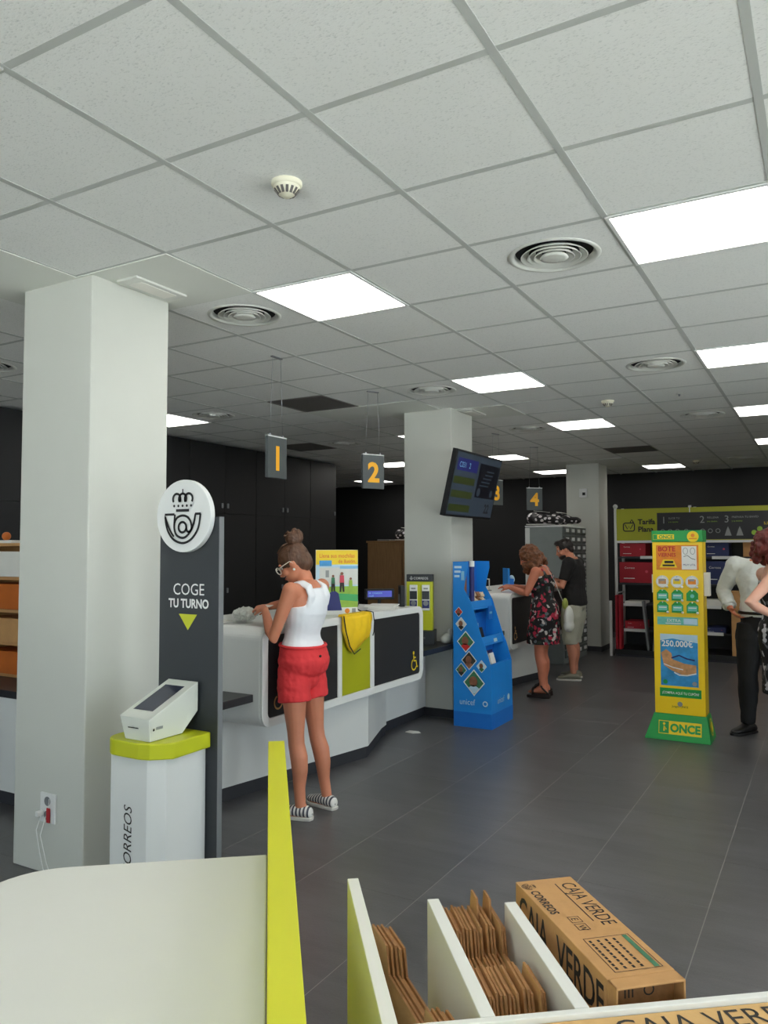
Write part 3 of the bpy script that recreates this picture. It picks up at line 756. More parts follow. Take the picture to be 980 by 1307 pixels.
for q in ((F_[0],F_[1],F_[2],F_[3]), (F_[3],F_[2],B_[3],B_[4]), (F_[1],B_[1],B_[2],B_[3],F_[2]), (F_[0],F_[3],B_[4],B_[5],B_[0]), (F_[0],B_[0],B_[1],F_[1]), (B_[0],B_[5],B_[2],B_[1]), (B_[5],B_[4],B_[3],B_[2])): bm.faces.new(q)
obj('housing', bm, 'kiosk_white', k, .003)
sl = V((0, .297, .1205)).normalized()
P = Print(V((-.002, -.012, .1015)), (1,0,0), sl, .002); P.rect(-.085, .085, .0, .315, 'kiosk_white', 0); P.rect(-.060, .060, .055, .265, 'screen_glass', 1); P.build('screen', k)
P = Print((0, .004, 0), (1,0,0), V((0,-.17,1)), .001); P.rect(-.045, .02, .055, .060, 'print_black', 1); P.build('ticket_slot', k)
P = Print(V((.0835,0,.05)), (0,1,0), V((.1,0,1)), .002); P.rect(.012, .022, -.003, .008, 'print_black', 1); P.rect(.03, .07, -.0, .012, 'print_grey', 1); P.build('port', k)

# ================================================================== FOREGROUND DESK AND BOX RACK (turned 38 degrees)
A38 = math.radians(38.1)
desk = thing('writing_desk', 'white writing desk top with rounded corner beside lime divider', 'desk', (0,0,0), A38)
dp = [(-.002, .75), (-.002, 2.135)] + [(-.50+.19*math.cos(a)-.0, 1.94+.19*math.sin(a)) for a in [PI/2+i*PI/2/10 for i in range(11)]] + [(-.69, .75)]
prism('desk_top', dp, 'z', .715, .74, 'desk_white', desk, .004)
for u in (.85, 1.85): box('leg', -.60, -.55, u, u+.05, 0, .715, 'white_paint', desk)
box('rear_panel', -.5, -.02, 1.9, 1.93, .2, .715, 'desk_white', desk)
rack = thing('box_rack', 'white cardboard box rack with dividers and tall lime end panel', 'rack', (0,0,0), A38)
box('end_panel', 0, .05, .6, 2.497, 0, .95, 'lime_strip', rack, .002)['label'] = 'tall lime green end panel'
for v, u in ((.1755, 1.757), (.3305, 1.631), (.4855, 1.593)): box('partition', v, v+.0245, 1.2155, u, .36, .82, 'desk_white', rack, .0015)
box('front_rail', .0505, 1.30, 1.201, 1.215, .30, .82, 'desk_white', rack, .0015)
box('shelf_board', .0505, 1.30, 1.2155, 1.80, .33, .359, 'desk_white', rack)
box('partition', 1.2755, 1.30, 1.2155, 1.6, .36, .82, 'desk_white', rack, .0015)
box('lower_shelf', .0505, 1.30, .70, 1.189, .50, .53, 'desk_white', rack)
box('lower_rail', .0505, 1.30, .675, .6995, 0, .60, 'desk_white', rack)
box('back_board', .0505, 1.30, 1.80, 1.82, 0, .40, 'desk_white', rack)
def sheet_mesh(L, H, tab, tabs):
    """flat packed carton standing on edge: profile in (u, z) with raised tabs"""
    b = bmesh.new(); p = [(0, 0), (L, 0)]; low = H-tab
    ends = []
    for a0, a1 in reversed(tabs):
        ends += [(a1, low if a1 < L-.01 else H*.88), (a1-.014, H), (a0+.014, H), (a0, low if a0 > .01 else H*.9)]
    if tabs[-1][1] < L-.01: p.append((L, low))
    p += ends
    if tabs[0][0] > .01: p.append((0, low))
    bm_prism(b, p, 'x', 0, .0042)
    for f in list(b.faces)[2:]: f.material_index = 1
    return b
def flat_cartons(vs, u0, L, H, zb, label, group, tabs, turn=0.0, tall=()):
    for k, v in enumerate(vs):
        h = H+random.uniform(-.006, .006)+(.035 if k in tall else 0)
        o = obj('flat_carton', sheet_mesh(L, h, .048+(.035 if k in tall else 0), [(.36, .43)] if k in tall else tabs), ['kraft' if k % 3 else 'kraft_light', 'kraft_edge'], None)
        a = A38; u = u0+random.uniform(0, .008)
        o.location = (v*math.cos(a)-u*math.sin(a), v*math.sin(a)+u*math.cos(a), zb); o.rotation_euler = (0, -.003+random.uniform(-.002, .002), a+turn+random.uniform(-.0012, .0012))
        tag(o, label, 'cardboard', group)
flat_cartons([.280+.0085*k for k in range(5)], 1.222, .41, .42, .36, 'flat brown carton in the half empty slot nearest the lime panel', 'few flat cartons in the first slot', [(0, .105), (.29, .41)], math.radians(9.5))
flat_cartons([.357+.0070*k for k in range(17)], 1.222, .43, .435, .36, 'flat brown carton packed tightly in the full middle slot', 'flat cartons packed in the middle slot', [(.07, .19), (.30, .43)], 0.0, (10, 14))
# long kraft box lying in the last slot
u0, v0 = 1.236, .626; a = A38
t = thing('kraft_box', 'long brown postal box printed CAJA VERDE lying in the rack', 'box', (v0*math.cos(a)-u0*math.sin(a), v0*math.sin(a)+u0*math.cos(a), .36), A38+math.radians(4.6))
L, Wd, Hb = .42, .128, .475
bm = bmesh.new(); x0, x1 = -Wd/2, Wd/2
bm_box(bm, x0, x1, .03, L, 0, Hb); bm_box(bm, x0, x0+.004, 0, .03, 0, Hb); bm_box(bm, x1-.004, x1, 0, .03, 0, Hb); bm_box(bm, x0, x1, 0, .03, Hb-.004, Hb)
obj('carton', bm, 'kraft', t, .0015)
P = Print((0, L, Hb), (0,-1,0), (1,0,0), .0006)
P.text('CAJA VERDE', .03, .024, .044, 'print_dark', 0, sx=.78); P.rect(.03, .20, .012, .0145, 'print_dark', 0)
horn_logo(P, .03, -.045, .03, 'print_dark', 0); P.text('CORREOS', .052, -.054, .026, 'print_dark', 0, sx=.9, bold=.0006)
for k in range(2): P.ribbon([(.175+.03*k, -.03), (.198+.03*k, -.03), (.198+.03*k, -.008), (.175+.03*k, -.008)], .002, 'print_dark', 0, True); P.text('EW'[k], .180+.03*k, -.026, .02, 'print_dark', 0)
P.ribbon([(.26, -.04), (.375, -.04), (.375, .05), (.26, .05)], .002, 'print_dark', 0, True); P.rect(.262, .373, .036, .046, 'green_print', 0)
for k in range(9):
    for j in range(4): P.rect(.268+.0115*k, .276+.0115*k, -.034+.016*j, -.029+.016*j, 'print_dark', 0)
P.build('top_print', t)
P = Print((x0, L, Hb), (0,-1,0), (0,0,1), .0006); P.text('CAJA', .02, -.075, .085, 'print_dark', 0, sx=.72, bold=.001); P.build('side_lettering', t)
P = Print((x0, L, Hb), (0,-1,0), (0,0,1), .0006); P.text('VERDE', .20, -.075, .085, 'print_dark', 0, sx=.72, bold=.001); P.build('side_lettering', t)
P = Print((0, .03, Hb), (1,0,0), (0,0,1), .0006); P.text('III  O', -.035, -.035, .028, 'print_dark', 0); P.rect(-.06, .06, -.06, -.002, 'kraft_edge', -.5); P.build('end_print', t)
# box standing in the lower front tier
t = thing('kraft_box', 'brown postal box printed CAJA VERDE standing in front of the white rail', 'box', (0,0,.531), A38)
box('carton', .375, 1.05, .80, 1.1995, 0, .281, 'kraft_light', t, .002)
P = Print((.375, .80, .281), (1,0,0), (0,1,0), .0006); P.text('CAJA VERDE', .155, .345, .062, 'print_dark', 0, sx=.95); P.build('top_print', t)

# ================================================================== BLUE CARDBOARD CHARITY DISPLAY
t = thing('cardboard_display', 'blue stepped cardboard display stand with diamond photos in front of middle pillar', 'display stand', (0,0,0))
YA, YB = 6.33, 6.84
prof = [(-2.905, 0), (-2.545, 0), (-2.552, .54), (-2.60, .70), (-2.632, .77), (-2.735, 1.09), (-2.80, 1.20), (-2.79, 1.27), (-2.775, 1.33), (-2.762, 1.38), (-2.765, 1.443), (-2.905, 1.443)]
prism('side_panel', prof, 'y', YA, YA+.008, 'unicef_blue', t); prism('side_panel', prof, 'y', YB-.008, YB, 'unicef_blue', t)
box('back_panel', -2.905, -2.897, YA+.008, YB-.008, 0, 1.443, 'unicef_deep', t)
i0, i1 = YA+.0085, YB-.0085
bm = bmesh.new(); bm_hex(bm, [(-2.553,i0,0),(-2.545,i0,0),(-2.545,i1,0),(-2.553,i1,0),(-2.560,i0,.545),(-2.552,i0,.545),(-2.552,i1,.545),(-2.560,i1,.545)]); obj('front_panel', bm, 'unicef_blue', t)
for xf, z, lip, xb in ((-2.565, .49, .055, -2.73), (-2.632, .725, .055, -2.80), (-2.735, 1.035, .055, -2.89)):
    box('tray_floor', xb, xf, i0, i1, z-.006, z, 'unicef_deep', t)
    bm = bmesh.new(); bm_hex(bm, [(xf-.004,i0,z-.02),(xf+.004,i0,z-.02),(xf+.004,i1,z-.02),(xf-.004,i1,z-.02),(xf-.022,i0,z+lip),(xf-.014,i0,z+lip),(xf-.014,i1,z+lip),(xf-.022,i1,z+lip)]); obj('tray_lip', bm, 'unicef_blue', t)
    bm = bmesh.new(); bm_box(bm, xb-.006, xb, i0, i1, z, z+.25 if z < 1 else 1.40); obj('tray_back', bm, 'unicef_deep', t)
P = Print((0, YA, 0), (1,0,0), (0,0,1))
def diamond(cx, cz, r, m1, m2, m3, rx=.88):
    P = Print((0, YA, 0), (1,0,0), (0,0,1))
    P.poly([(cx-r*rx, cz), (cx, cz-r), (cx+r*rx, cz), (cx, cz+r)], 'print_white', 0); q = r*.88
    P.poly([(cx-q*rx, cz), (cx, cz-q), (cx+q*rx, cz), (cx, cz+q)], m1, 1)
    P.poly(circle(cx-.05*r, cz+.08*r, r*.33, 14, r*.40), m2, 2); P.poly([(cx-.5*r*rx, cz-.42*r), (cx, cz-.84*r), (cx+.5*r*rx, cz-.42*r), (cx+.1*r, cz-.18*r), (cx-.2*r, cz-.18*r)], m3, 2); P.build('photo', t)
diamond(-2.85, 1.0, .045, 'red_print', 'skin_print', 'print_dark'); diamond(-2.828, .894, .062, 'house_print', 'skin_print', 'print_dark')
diamond(-2.785, .741, .096, 'green_print', 'skin_print', 'red_print'); diamond(-2.754, .580, .084, 'print_dark', 'skin_print', 'skin_print')
diamond(-2.83, .492, .062, 'green_print', 'skin_print', 'print_dark'); diamond(-2.637, .535, .056, 'sky_pale', 'skin_print', 'green_print')
diamond(-2.709, .390, .116, 'green_print', 'skin_print', 'sky_pale')
P.text('unicef', -2.848, .195, .072, 'sky_pale', 1, sx=.85); P.poly(circle(-2.605, .215, .024, 18), 'sky_pale', 1); P.poly(circle(-2.605, .215, .015, 14), 'unicef_blue', 2)
P.build('lettering', t); P = Print((0, YA, 0), (1,0,0), (0,0,1)); P.rect(-2.905, -2.546, 0, .13, 'unicef_deep', 0); P.build('lower_band', t); P = Print((0, YA, 0), (1,0,0), (0,0,1))
for k in range(3): P.rect(-2.89, -2.82-.01*k, 1.385-.04*k, 1.405-.04*k, 'sky_pale', 1)
P.rect(-2.825, -2.795, 1.28, 1.36, 'pale_blue', 0)
P.build('heading', t)
P = Print((-2.5455, YA, 0), (0,1,0), (0,0,1)); P.text('unicef', .13, .20, .075, 'sky_pale', 0, sx=.9); P.poly(circle(.40, .222, .028, 18), 'sky_pale', 0); P.rect(0, .51, 0, .13, 'unicef_deep', 0); P.build('front_print', t)
P = Print((-2.632+.004, YA, .70), (0,1,0), (-.2,0,1)); P.rect(.28, .36, .02, .05, 'sky_pale', 0); P.build('tray_print', t)
# goods in its trays
def plush(loc, s, m, label):
    g = thing('plush_toy', label, 'toy', loc); bm = bmesh.new()
    bm_ball(bm, (0,0,s*.45), (s*.38,s*.4,s*.45)); bm_ball(bm, (0,0,s*1.05), (s*.32,s*.34,s*.30)); bm_ball(bm, (.25*s,0,s*1.0), (s*.14,s*.14,s*.12))
    for q in (-1, 1):
        bm_ball(bm, (0,q*s*.28,s*1.32), s*.11); bm_ball(bm, (s*.2,q*s*.38,s*.5), (s*.2,s*.12,s*.13)); bm_ball(bm, (s*.35,q*s*.25,s*.12), (s*.26,s*.15,s*.13))
    obj('body', bm, m, g, smooth=True)
    bm = bmesh.new(); bm_ball(bm, (.39*s,0,s*1.03), s*.04); bm_ball(bm, (.29*s,.12*s,s*1.14), s*.03); bm_ball(bm, (.29*s,-.12*s,s*1.14), s*.03); obj('face', bm, 'print_black', g)
mat('plush_cream', (226,206,176), .9, var=.12, scale=30, bump=.4, bscale=120); mat('plush_brown', (150,104,72), .9, var=.15, scale=30, bump=.4, bscale=120)
plush((-2.815, 6.555, 1.037), .10, 'plush_cream', 'cream plush toy in the top tray of the blue display')
plush((-2.812, 6.655, 1.037), .09, 'plush_brown', 'brown plush toy in the top tray of the blue display')
plush((-2.812, 6.755, 1.037), .085, 'plush_cream', 'pale plush toy at far end of the blue display top tray')
for k, (y, h, m, lb) in enumerate(((6.475, .36, 'navy', 'tall navy blue rolled item standing at top of the blue display'), (6.405, .33, 'skin_print', 'brown photo tube standing at top of the blue display'))):
    g = thing('display_tube', lb, 'tube', ((-2.785, -2.83)[k], y, 1.037)); bm = bmesh.new(); bm_lathe(bm, [(0,0),(.022,0),(.022,h),(0,h)], n=18); obj('body', bm, m, g, smooth=False)
    bm = bmesh.new(); bm_lathe(bm, [(0,h),(.024,h),(.024,h+.05),(0,h+.052)], n=18); obj('cap', bm, 'print_white' if k == 0 else 'print_dark', g)
def card(name, loc, w, h, m, rz, tilt, label, cat='card', group=None):
    bm = bmesh.new(); bm_box(bm, -.004, .004, -w/2, w/2, 0, h); o = obj(name, bm, m, None, .001, loc=loc, rot=(0, tilt, rz)); return tag(o, label, cat, group)
card('greeting_card', (-2.70, 6.42, .733), .08, .10, 'paper', 0, -.12, 'white card in the middle tray of the blue display')
card('dark_booklet', (-2.72, 6.56, .731), .10, .12, 'print_black', 0, -.25, 'black booklet in the middle tray of the blue display', 'booklet')
card('price_card', (-2.792, 6.60, .78), .06, .10, 'pale_blue', 0, 0, 'pale blue price card at back of the middle tray', 'card')
card('framed_picture', (-2.684, 6.66, .494), .19, .14, 'navy', 0, -.2, 'navy framed picture standing in the lowest tray', 'picture')
for k in range(5): card('folded_leaflet', (-2.66+.013*k, 6.43+.035*k, .494), .10, .125+.012*(k % 3), 'paper', 0, -.3, 'crumpled white leaflet heaped in the lowest tray of blue display', 'leaflet', 'leaflets in the lowest tray')
g = thing('hanging_tag', 'small blue tag clipped to the top tray corner of blue display', 'tag', (-2.72, 6.74, .98)); box('tag', 0, .006, -.05, .05, -.07, .05, 'unicef_deep', g); P = Print((.006,0,0), (0,1,0), (0,0,1)); P.rect(-.03, .03, -.02, .0, 'pale_blue', 0); P.build('print', g)

# ================================================================== GREEN AND YELLOW LOTTERY STAND
t = thing('lottery_stand', 'tall yellow lottery stand with green header and sloped green base', 'display stand', (-1.075, 6.72, 0))
bm = bmesh.new(); bm_hex(bm, [(-.275,-.03,0),(.235,-.03,0),(.235,.31,0),(-.275,.31,0),(-.205,.018,.205),(.205,.018,.205),(.205,.225,.205),(-.205,.225,.205)]); obj('base', bm, 'once_green', t, .004)
box('tower', -.195, .195, .022, .215, .206, 1.61, 'once_yellow', t, .003)
box('header', -.20, .20, .016, .22, 1.611, 1.705, 'once_green', t, .003)
P = Print((0, .016, 1.611), (1,0,0), (0,0,1))
P.rect(-.175, -.02, .022, .062, 'once_green', 0); P.rect(-.15, -.02, .022, .062, 'sun_yellow', 1); P.text('ONCE', -.14, .028, .040, 'once_green', 2, bold=.001); P.ribbon([(-.185,.022),(-.152,.022),(-.152,.062),(-.185,.062)], .003, 'sun_yellow', 1, True)
P.poly(circle(.125, .042, .045, 26), 'sun_yellow', 1); P.poly(circle(.125, .052, .015, 12), 'orange_print', 2); P.rect(.095, .155, .022, .030, 'orange_print', 2); P.build('header_print', t)
P = Print((0, .022, 0), (1,0,0), (0,0,1), .001)
P.rect(-.165, .165, 1.38, 1.585, 'orange_print', 0)
P.text('BOTE', -.15, 1.535, .055, 'red_print', 1, bold=.0015); P.text('VIERNES', -.15, 1.49, .042, 'red_print', 1, bold=.0008, sx=.9)
P.poly([(-.14,1.40),(-.0,1.40),(-.03,1.465),(-.11,1.465)], 'sun_yellow', 1); P.rect(-.10, -.03, 1.435, 1.455, 'print_dark', 2); P.rect(-.115, -.02, 1.41, 1.425, 'print_dark', 2)
P.rect(.035, .15, 1.385, 1.575, 'print_white', 1)
for cx in (.065, .12): P.ribbon(circle(cx, 1.535, .018, 18, .026), .004, 'print_grey', 2, True)
P.ribbon([(.05,1.49),(.08,1.50),(.11,1.475),(.14,1.465)], .004, 'print_dark', 2); P.text('MUY UTIL', .045, 1.415, .022, 'navy', 2)
P.rect(-.165, .15, .93, .995, 'teal_print', 0); P.rect(.04, .145, .938, .985, 'sky_pale', 1); P.text('EXTRA', -.09, .955, .035, 'print_white', 1); P.rect(-.1, .02, .94, .946, 'print_white', 1)
P.rect(-.145, .145, .435, .855, 'sea_blue', 0)
P.poly([(-.145,.855),(-.145,.80),(-.05,.82),(.145,.79),(.145,.855)], 'sky_pale', 1); P.text('250.000€', -.135, .755, .068, 'print_white', 2, bold=.0015, sx=.93)
P.poly([(-.14,.70),(-.10,.73),(-.06,.70),(-.05,.65),(.04,.62),(.13,.61),(.13,.55),(.04,.52),(-.06,.56),(-.12,.60)], 'sand_print', 1)
P.ribbon([(-.12,.61),(-.05,.585),(.03,.57)], .008, 'print_white', 2); P.ribbon([(-.04,.545),(.0,.525),(.06,.525),(.13,.545)], .010, 'print_white', 2); P.ribbon([(-.06,.66),(0,.685),(.06,.66),(.12,.65)], .012, 'navy', 2)
P.poly(circle(-.11, .465, .018, 14), 'once_green', 1); P.poly(circle(.115, .462, .018, 14), 'print_grey', 1)
P.rect(-.155, .165, .345, .415, 'once_green', 0); P.text('¡COMPRA AQUÍ TU CUPÓN!', .005, .368, .028, 'print_white', 1, 'CENTER', .0004, .8)
P.poly(circle(.0, .29, .02, 16), 'print_grey', 0); P.text('Juegos ONCE', 0, .262, .022, 'print_dark', 0, 'CENTER')
P.build('front_print', t)
nrm = V((0,-.205,.048)).normalized()
sl_up = V((0, .048, .205)).normalized()
P = Print((0, -.03, 0), (1,0,0), sl_up, .0015)
P.rect(-.165, .165, .05, .155, 'sun_yellow', 0); P.rect(-.16, -.085, .056, .149, 'once_green', 1); P.ribbon([(-.122,.072),(-.122,.115),(-.105,.085)], .010, 'sun_yellow', 2); P.poly(circle(-.122, .13, .010, 10), 'sun_yellow', 2)
P.text('ONCE', -.075, .072, .088, 'once_green', 2, bold=.004, sx=.93); P.build('base_print', t)
P = Print((.235, .14, 0), (0,1,0), V((-.03,0,.205)), .0015); P.poly(circle(-.0, .11, .07, 24), 'sun_yellow', 0); P.poly(circle(0, .11, .058, 24), 'once_green', 1); P.poly(circle(0, .11, .045, 24), 'sun_yellow', 2); P.build('side_badge', t)
# round and house shaped ticket tags hooked on its front
def ticket_tag(kind):
    bm = bmesh.new()
    if kind == 'round': bm_prism(bm, circle(0, 0, .050, 24), 'y', -.006, 0, 0)
    else: bm_prism(bm, [(-.045,-.045),(.045,-.045),(.045,.015),(.02,.042),(-.02,.042),(-.045,.015)], 'y', -.006, 0, 0)
    return bm
for r in range(3):
    for c in range(3):
        kind = 'round' if r == 0 else 'house'; x = -.118+.115*c; z = 1.285-.098*r-(.012 if r else 0)
        tt = obj('ticket_tag', ticket_tag(kind), 'print_white' if r == 0 else 'once_green', t, loc=(x, .015, z))
        P = Print((0, -.006, 0), (1,0,0), (0,0,1), .001)
        if r == 0: P.ribbon(circle(0, 0, .046, 24), .006, 'house_print', 0, True); P.rect(-.03, .03, -.02, .02, ('sand_print', 'sun_yellow', 'orange_print')[c], 0); P.rect(-.02, .02, .005, .022, 'print_grey', 1)
        elif (r, c) == (1, 2): P.poly(circle(0, -.005, .016, 14), 'teal_print', 0)
        else: P.rect(-.036, .036, -.03, .012, 'teal_print', 0); P.rect(-.03, .03, -.008, .0, 'print_white', 1)
        P.build('tag_print', tt); box('hook', -.004, .004, -.012, .006, .034, .046, 'chrome', tt)
        bm = bmesh.new(); bm_ball(bm, (.038, -.008, -.042), .010, seg=8, rings=6); obj('clip', bm, 'print_white', tt)
box('leaflet_holder', .196, .235, .06, .16, 1.17, 1.36, 'paper', t)
box('leaflet_holder', -.21, -.196, .06, .16, 1.19, 1.34, 'paper', t)

# ================================================================== YELLOW PACK DISPLAY AND COUNTER CLUTTER
t = thing('pack_display', 'lime yellow cardboard display with two hanging packs beside middle pillar', 'display stand', (-3.25, 6.36, .70), math.radians(20))
box('base_box', -.125, .14, -.11, .11, 0, .12, 'anthracite', t, .003)
box('card_body', -.12, .12, -.03, .06, .12, .56, 'lime', t, .003); box('header', -.12, .12, -.034, .06, .56, .625, 'anthracite', t, .002)
P = Print((0, -.034, .56), (1,0,0), (0,0,1)); P.text('CORREOS', .012, .02, .03, 'print_white', 0, 'CENTER'); horn_logo(P, -.075, .033, .03, 'print_white', 0); P.build('header_print', t)
P = Print((0, -.11, .0), (1,0,0), (0,0,1)); P.text('CORREOS', .0, .05, .026, 'print_grey', 0, 'CENTER'); P.build('base_print', t)
for x in (-.055, .058):
    p = box('hanging_pack', x-.035, x+.035, -.05, -.031, .30, .53, 'print_white', t, .003)
    P = Print((x, -.05, .30), (1,0,0), (0,0,1)); P.rect(-.033, .033, .10, .175, 'anthracite', 0); P.poly(circle(.0, .065, .024, 16), 'metal_grey', 0); P.rect(-.033, .033, .02, .09, 'navy', -.4); P.rect(-.02, .02, .19, .205, 'print_grey', 0); P.build('pack_print', p)
bm = bmesh.new(); bm_ball(bm, (0,0,.05), (.045,.06,.05)); bm_ball(bm, (.02,.02,.09), (.03,.04,.045)); bm_ball(bm, (-.01,-.03,.04), (.04,.05,.04))
o = tag(obj('plastic_bag', bm, 'plastic_bag', smooth=True, loc=(-3.02, 6.45, .70)), 'crumpled clear plastic bag beside the lime pack display', 'bag')
# poster
t = thing('poster_stand', 'yellow cardboard poster about filling school backpacks standing on first counter', 'poster', (-3.045, 4.66, 1.09), math.radians(48))
box('card', -.155, .155, 0, .008, 0, .46, 'paper', t); box('strut', -.05, .05, .008, .09, 0, .02, 'kraft', t)
P = Print((0, 0, 0), (1,0,0), (0,0,1), .0012)
P.rect(-.154, .154, .355, .458, 'sun_yellow', 0); P.text('Llena sus mochilas', .0, .405, .040, 'orange_print', 1, 'CENTER', .0008, .88); P.text('de ilusión.', .14, .367, .036, 'orange_print', 1, 'RIGHT', .0008, .9); P.rect(-.13, -.04, .345, .385, 'sea_blue', 1)
P.rect(-.154, .154, .20, .355, 'sky_pale', 0); P.rect(-.13, .154, .21, .335, 'house_print', 1); P.rect(-.085, -.06, .265, .315, 'print_grey', 2); P.rect(.02, .154, .325, .345, 'pale_blue', 2)
P.rect(-.154, .154, .05, .20, 'grass_print', 0); P.poly([(-.05,.11),(.154,.09),(.154,.14),(.02,.15)], 'once_green', 1)
def figure(x, z, h, m1, m2):
    P.poly(circle(x, z+h*.9, h*.08, 10), 'skin_print', 3); P.poly([(x-h*.12,z+h*.45),(x+h*.12,z+h*.45),(x+h*.10,z+h*.82),(x-h*.10,z+h*.82)], m1, 3); P.poly([(x-h*.12,z),(x-h*.04,z),(x,z+h*.3),(x+h*.05,z),(x+h*.13,z),(x+h*.11,z+h*.46),(x-h*.11,z+h*.46)], m2, 3)
figure(-.03, .165, .12, 'green_print', 'print_dark'); figure(.035, .16, .145, 'pink_print', 'print_dark'); figure(.10, .15, .115, 'grass_print', 'grass_print')
P.poly([(-.075,.03),(.035,.03),(.01,.15),(-.01,.165),(-.04,.165),(-.06,.15)], 'navy', 4); P.rect(-.154, .154, 0, .05, 'print_white', 0); P.poly(circle(.075, .025, .018, 14), 'orange_print', 1); P.rect(.11, .138, .008, .042, 'print_grey', 1)
P.build('poster_print', t)
# yellow drawstring bag over the counter front
t = thing('drawstring_bag', 'yellow drawstring bag hanging over the front of the first counter', 'bag', (-2.885, 4.64, 0))
bm = bmesh.new()
out = [(-.165,1.075),(-.14,.96),(-.10,.88),(-.055,.838),(.0,.852),(.10,.90),(.19,.935),(.215,.985),(.21,1.075)]
n = 12
top = [(-.165+.375*i/n, 1.093) for i in range(n+1)]; lowz = []
for i in range(n+1):
    y = top[i][0]; zz = 1.075
    for (a, za), (b, zb) in zip(out[1:-1], out[2:]):
        if a <= y <= b: zz = za+(zb-za)*(y-a)/(b-a)
    if y < -.14: zz = 1.0
    if y > .205: zz = .99
    lowz.append(zz)
m_ = 8; grid_f, grid_b = [], []
for i in range(n+1):
    rf, rb = [], []
    for j in range(m_+1):
        z = 1.098+(lowz[i]-1.098)*j/m_; puff = .022*math.sin(PI*j/m_)*math.sin(PI*(i+.5)/(n+1))+.006*math.sin(i*2.1+j*.6)
        rf.append(bm.verts.new((.012+max(puff, .0), top[i][0], z))); rb.append(bm.verts.new((.001, top[i][0], z)))
    grid_f.append(rf); grid_b.append(rb)
for i in range(n):
    for j in range(m_):
        bm.faces.new((grid_f[i][j], grid_f[i+1][j], grid_f[i+1][j+1], grid_f[i][j+1])); bm.faces.new((grid_b[i][j], grid_b[i][j+1], grid_b[i+1][j+1], grid_b[i+1][j]))
    bm.faces.new((grid_f[i][m_], grid_f[i+1][m_], grid_b[i+1][m_], grid_b[i][m_])); bm.faces.new((grid_f[i][0], grid_b[i][0], grid_b[i+1][0], grid_f[i+1][0]))
for i in (0, n):
    for j in range(m_): bm.faces.new((grid_f[i][j], grid_f[i][j+1], grid_b[i][j+1], grid_b[i][j]))
obj('front_cloth', bm, 'cloth_yellow', t, smooth=True)
bm = bmesh.new(); bm_hex(bm, [(-.045,-.15,1.0915),(.014,-.165,1.0915),(.014,.21,1.0915),(-.04,.19,1.0915),(-.045,-.14,1.108),(.016,-.16,1.104),(.016,.205,1.104),(-.04,.18,1.110)]); obj('top_cloth', bm, 'cloth_yellow', t, .006)
tube('cord', [(.02,-.17,1.10),(.03,-.16,1.0),(.03,-.11,.89),(.032,-.055,.832),(.03,.03,.858)], .004, 'cord_black', t, 6); tube('cord', [(-.03,.2,1.112),(.018,.225,1.10),(.028,.225,1.03),(.03,.215,.96),(.03,.2,.935)], .004, 'cord_black', t, 6)
# card reader with lit display, papers, black bag, cable
t = thing('customer_display', 'small black counter display showing blue lit digits', 'display', (-3.16, 5.46, 1.09), math.radians(42))
box('foot', -.05, .05, -.03, .03, 0, .012, 'black_plastic', t, .003); box('stem', -.012, .012, -.01, .01, .012, .07, 'black_plastic', t); box('housing', -.12, .12, -.02, .02, .06, .145, 'black_plastic', t, .004)
P = Print((0, -.02, .06), (1,0,0), (0,0,1)); P.rect(-.10, .10, .02, .07, 'lcd_blue', 0); P.text('00  CORREOS', -.09, .045, .018, 'pale_blue', 1); P.text('12,50', -.09, .024, .018, 'pale_blue', 1); P.build('lcd', t)
t = thing('card_terminal', 'black card terminal standing next to the blue lit counter display', 'card reader', (-3.02, 5.58, 1.09), math.radians(42)); box('body', -.02, .02, -.04, .04, 0, .17, 'black_plastic', t, .006); box('keypad', -.022, -.0201, -.03, .03, .03, .1, 'grey_plastic', t)
t = thing('paper_stack', 'white papers stacked on first counter beside the black cloth bag', 'papers', (-3.02, 5.27, 1.091), .4)
for k, (a, z) in enumerate(((0, 0), (.1, .012), (-.06, .022))):
    bm = bmesh.new(); bm_box(bm, -.11, .11, -.15, .15, z, z+.009); obj('sheet_bundle', bm, 'paper', t, rot=(0,0,a))
t = thing('black_pouch', 'soft black pouch lying on first counter behind the poster', 'pouch', (-3.20, 4.98, 1.09)); bm = bmesh.new(); bm_ball(bm, (0,0,.042), (.12,.10,.04)); bm_ball(bm, (.03,.06,.055), (.07,.06,.04)); obj('body', bm, 'cord_black', t, smooth=True); tube('strap', [(.08,.0,.04),(.16,-.02,.008),(.2,-.06,.008),(.24,-.02,.007)], .005, 'cord_black', t, 6)
t = thing('plastic_bag', 'crumpled grey plastic bag on first counter at the woman\'s hands', 'bag', (-3.205, 3.90, 1.09)); bm = bmesh.new()
for k in range(7): bm_ball(bm, (random.uniform(-.07,.05), random.uniform(-.10,.10), .045+random.uniform(0,.02)), (.06+random.uniform(0,.02), .07, .04+random.uniform(0,.012)), seg=10, rings=7)
o = obj('body', bm, 'plastic_bag', t); md = o.modifiers.new('r', 'REMESH'); md.mode = 'VOXEL'; md.voxel_size = .008
tx = bpy.data.textures.new('bag_creases', 'CLOUDS'); tx.noise_scale = .035; dm = o.modifiers.new('creases', 'DISPLACE'); dm.texture = tx; dm.strength = .045; dm.mid_level = .75
t = thing('paper_stack', 'white sheets propped on the near end of the first counter', 'papers', (-3.44, 3.76, 1.0905), .2); bm = bmesh.new(); bm_hex(bm, [(-.15,-.09,.001),(.13,-.09,.001),(.13,.09,.001),(-.15,.09,.001),(-.15,-.09,.045),(.13,-.09,.008),(.13,.09,.008),(-.15,.09,.045)]); obj('sheet_bundle', bm, 'paper', t)
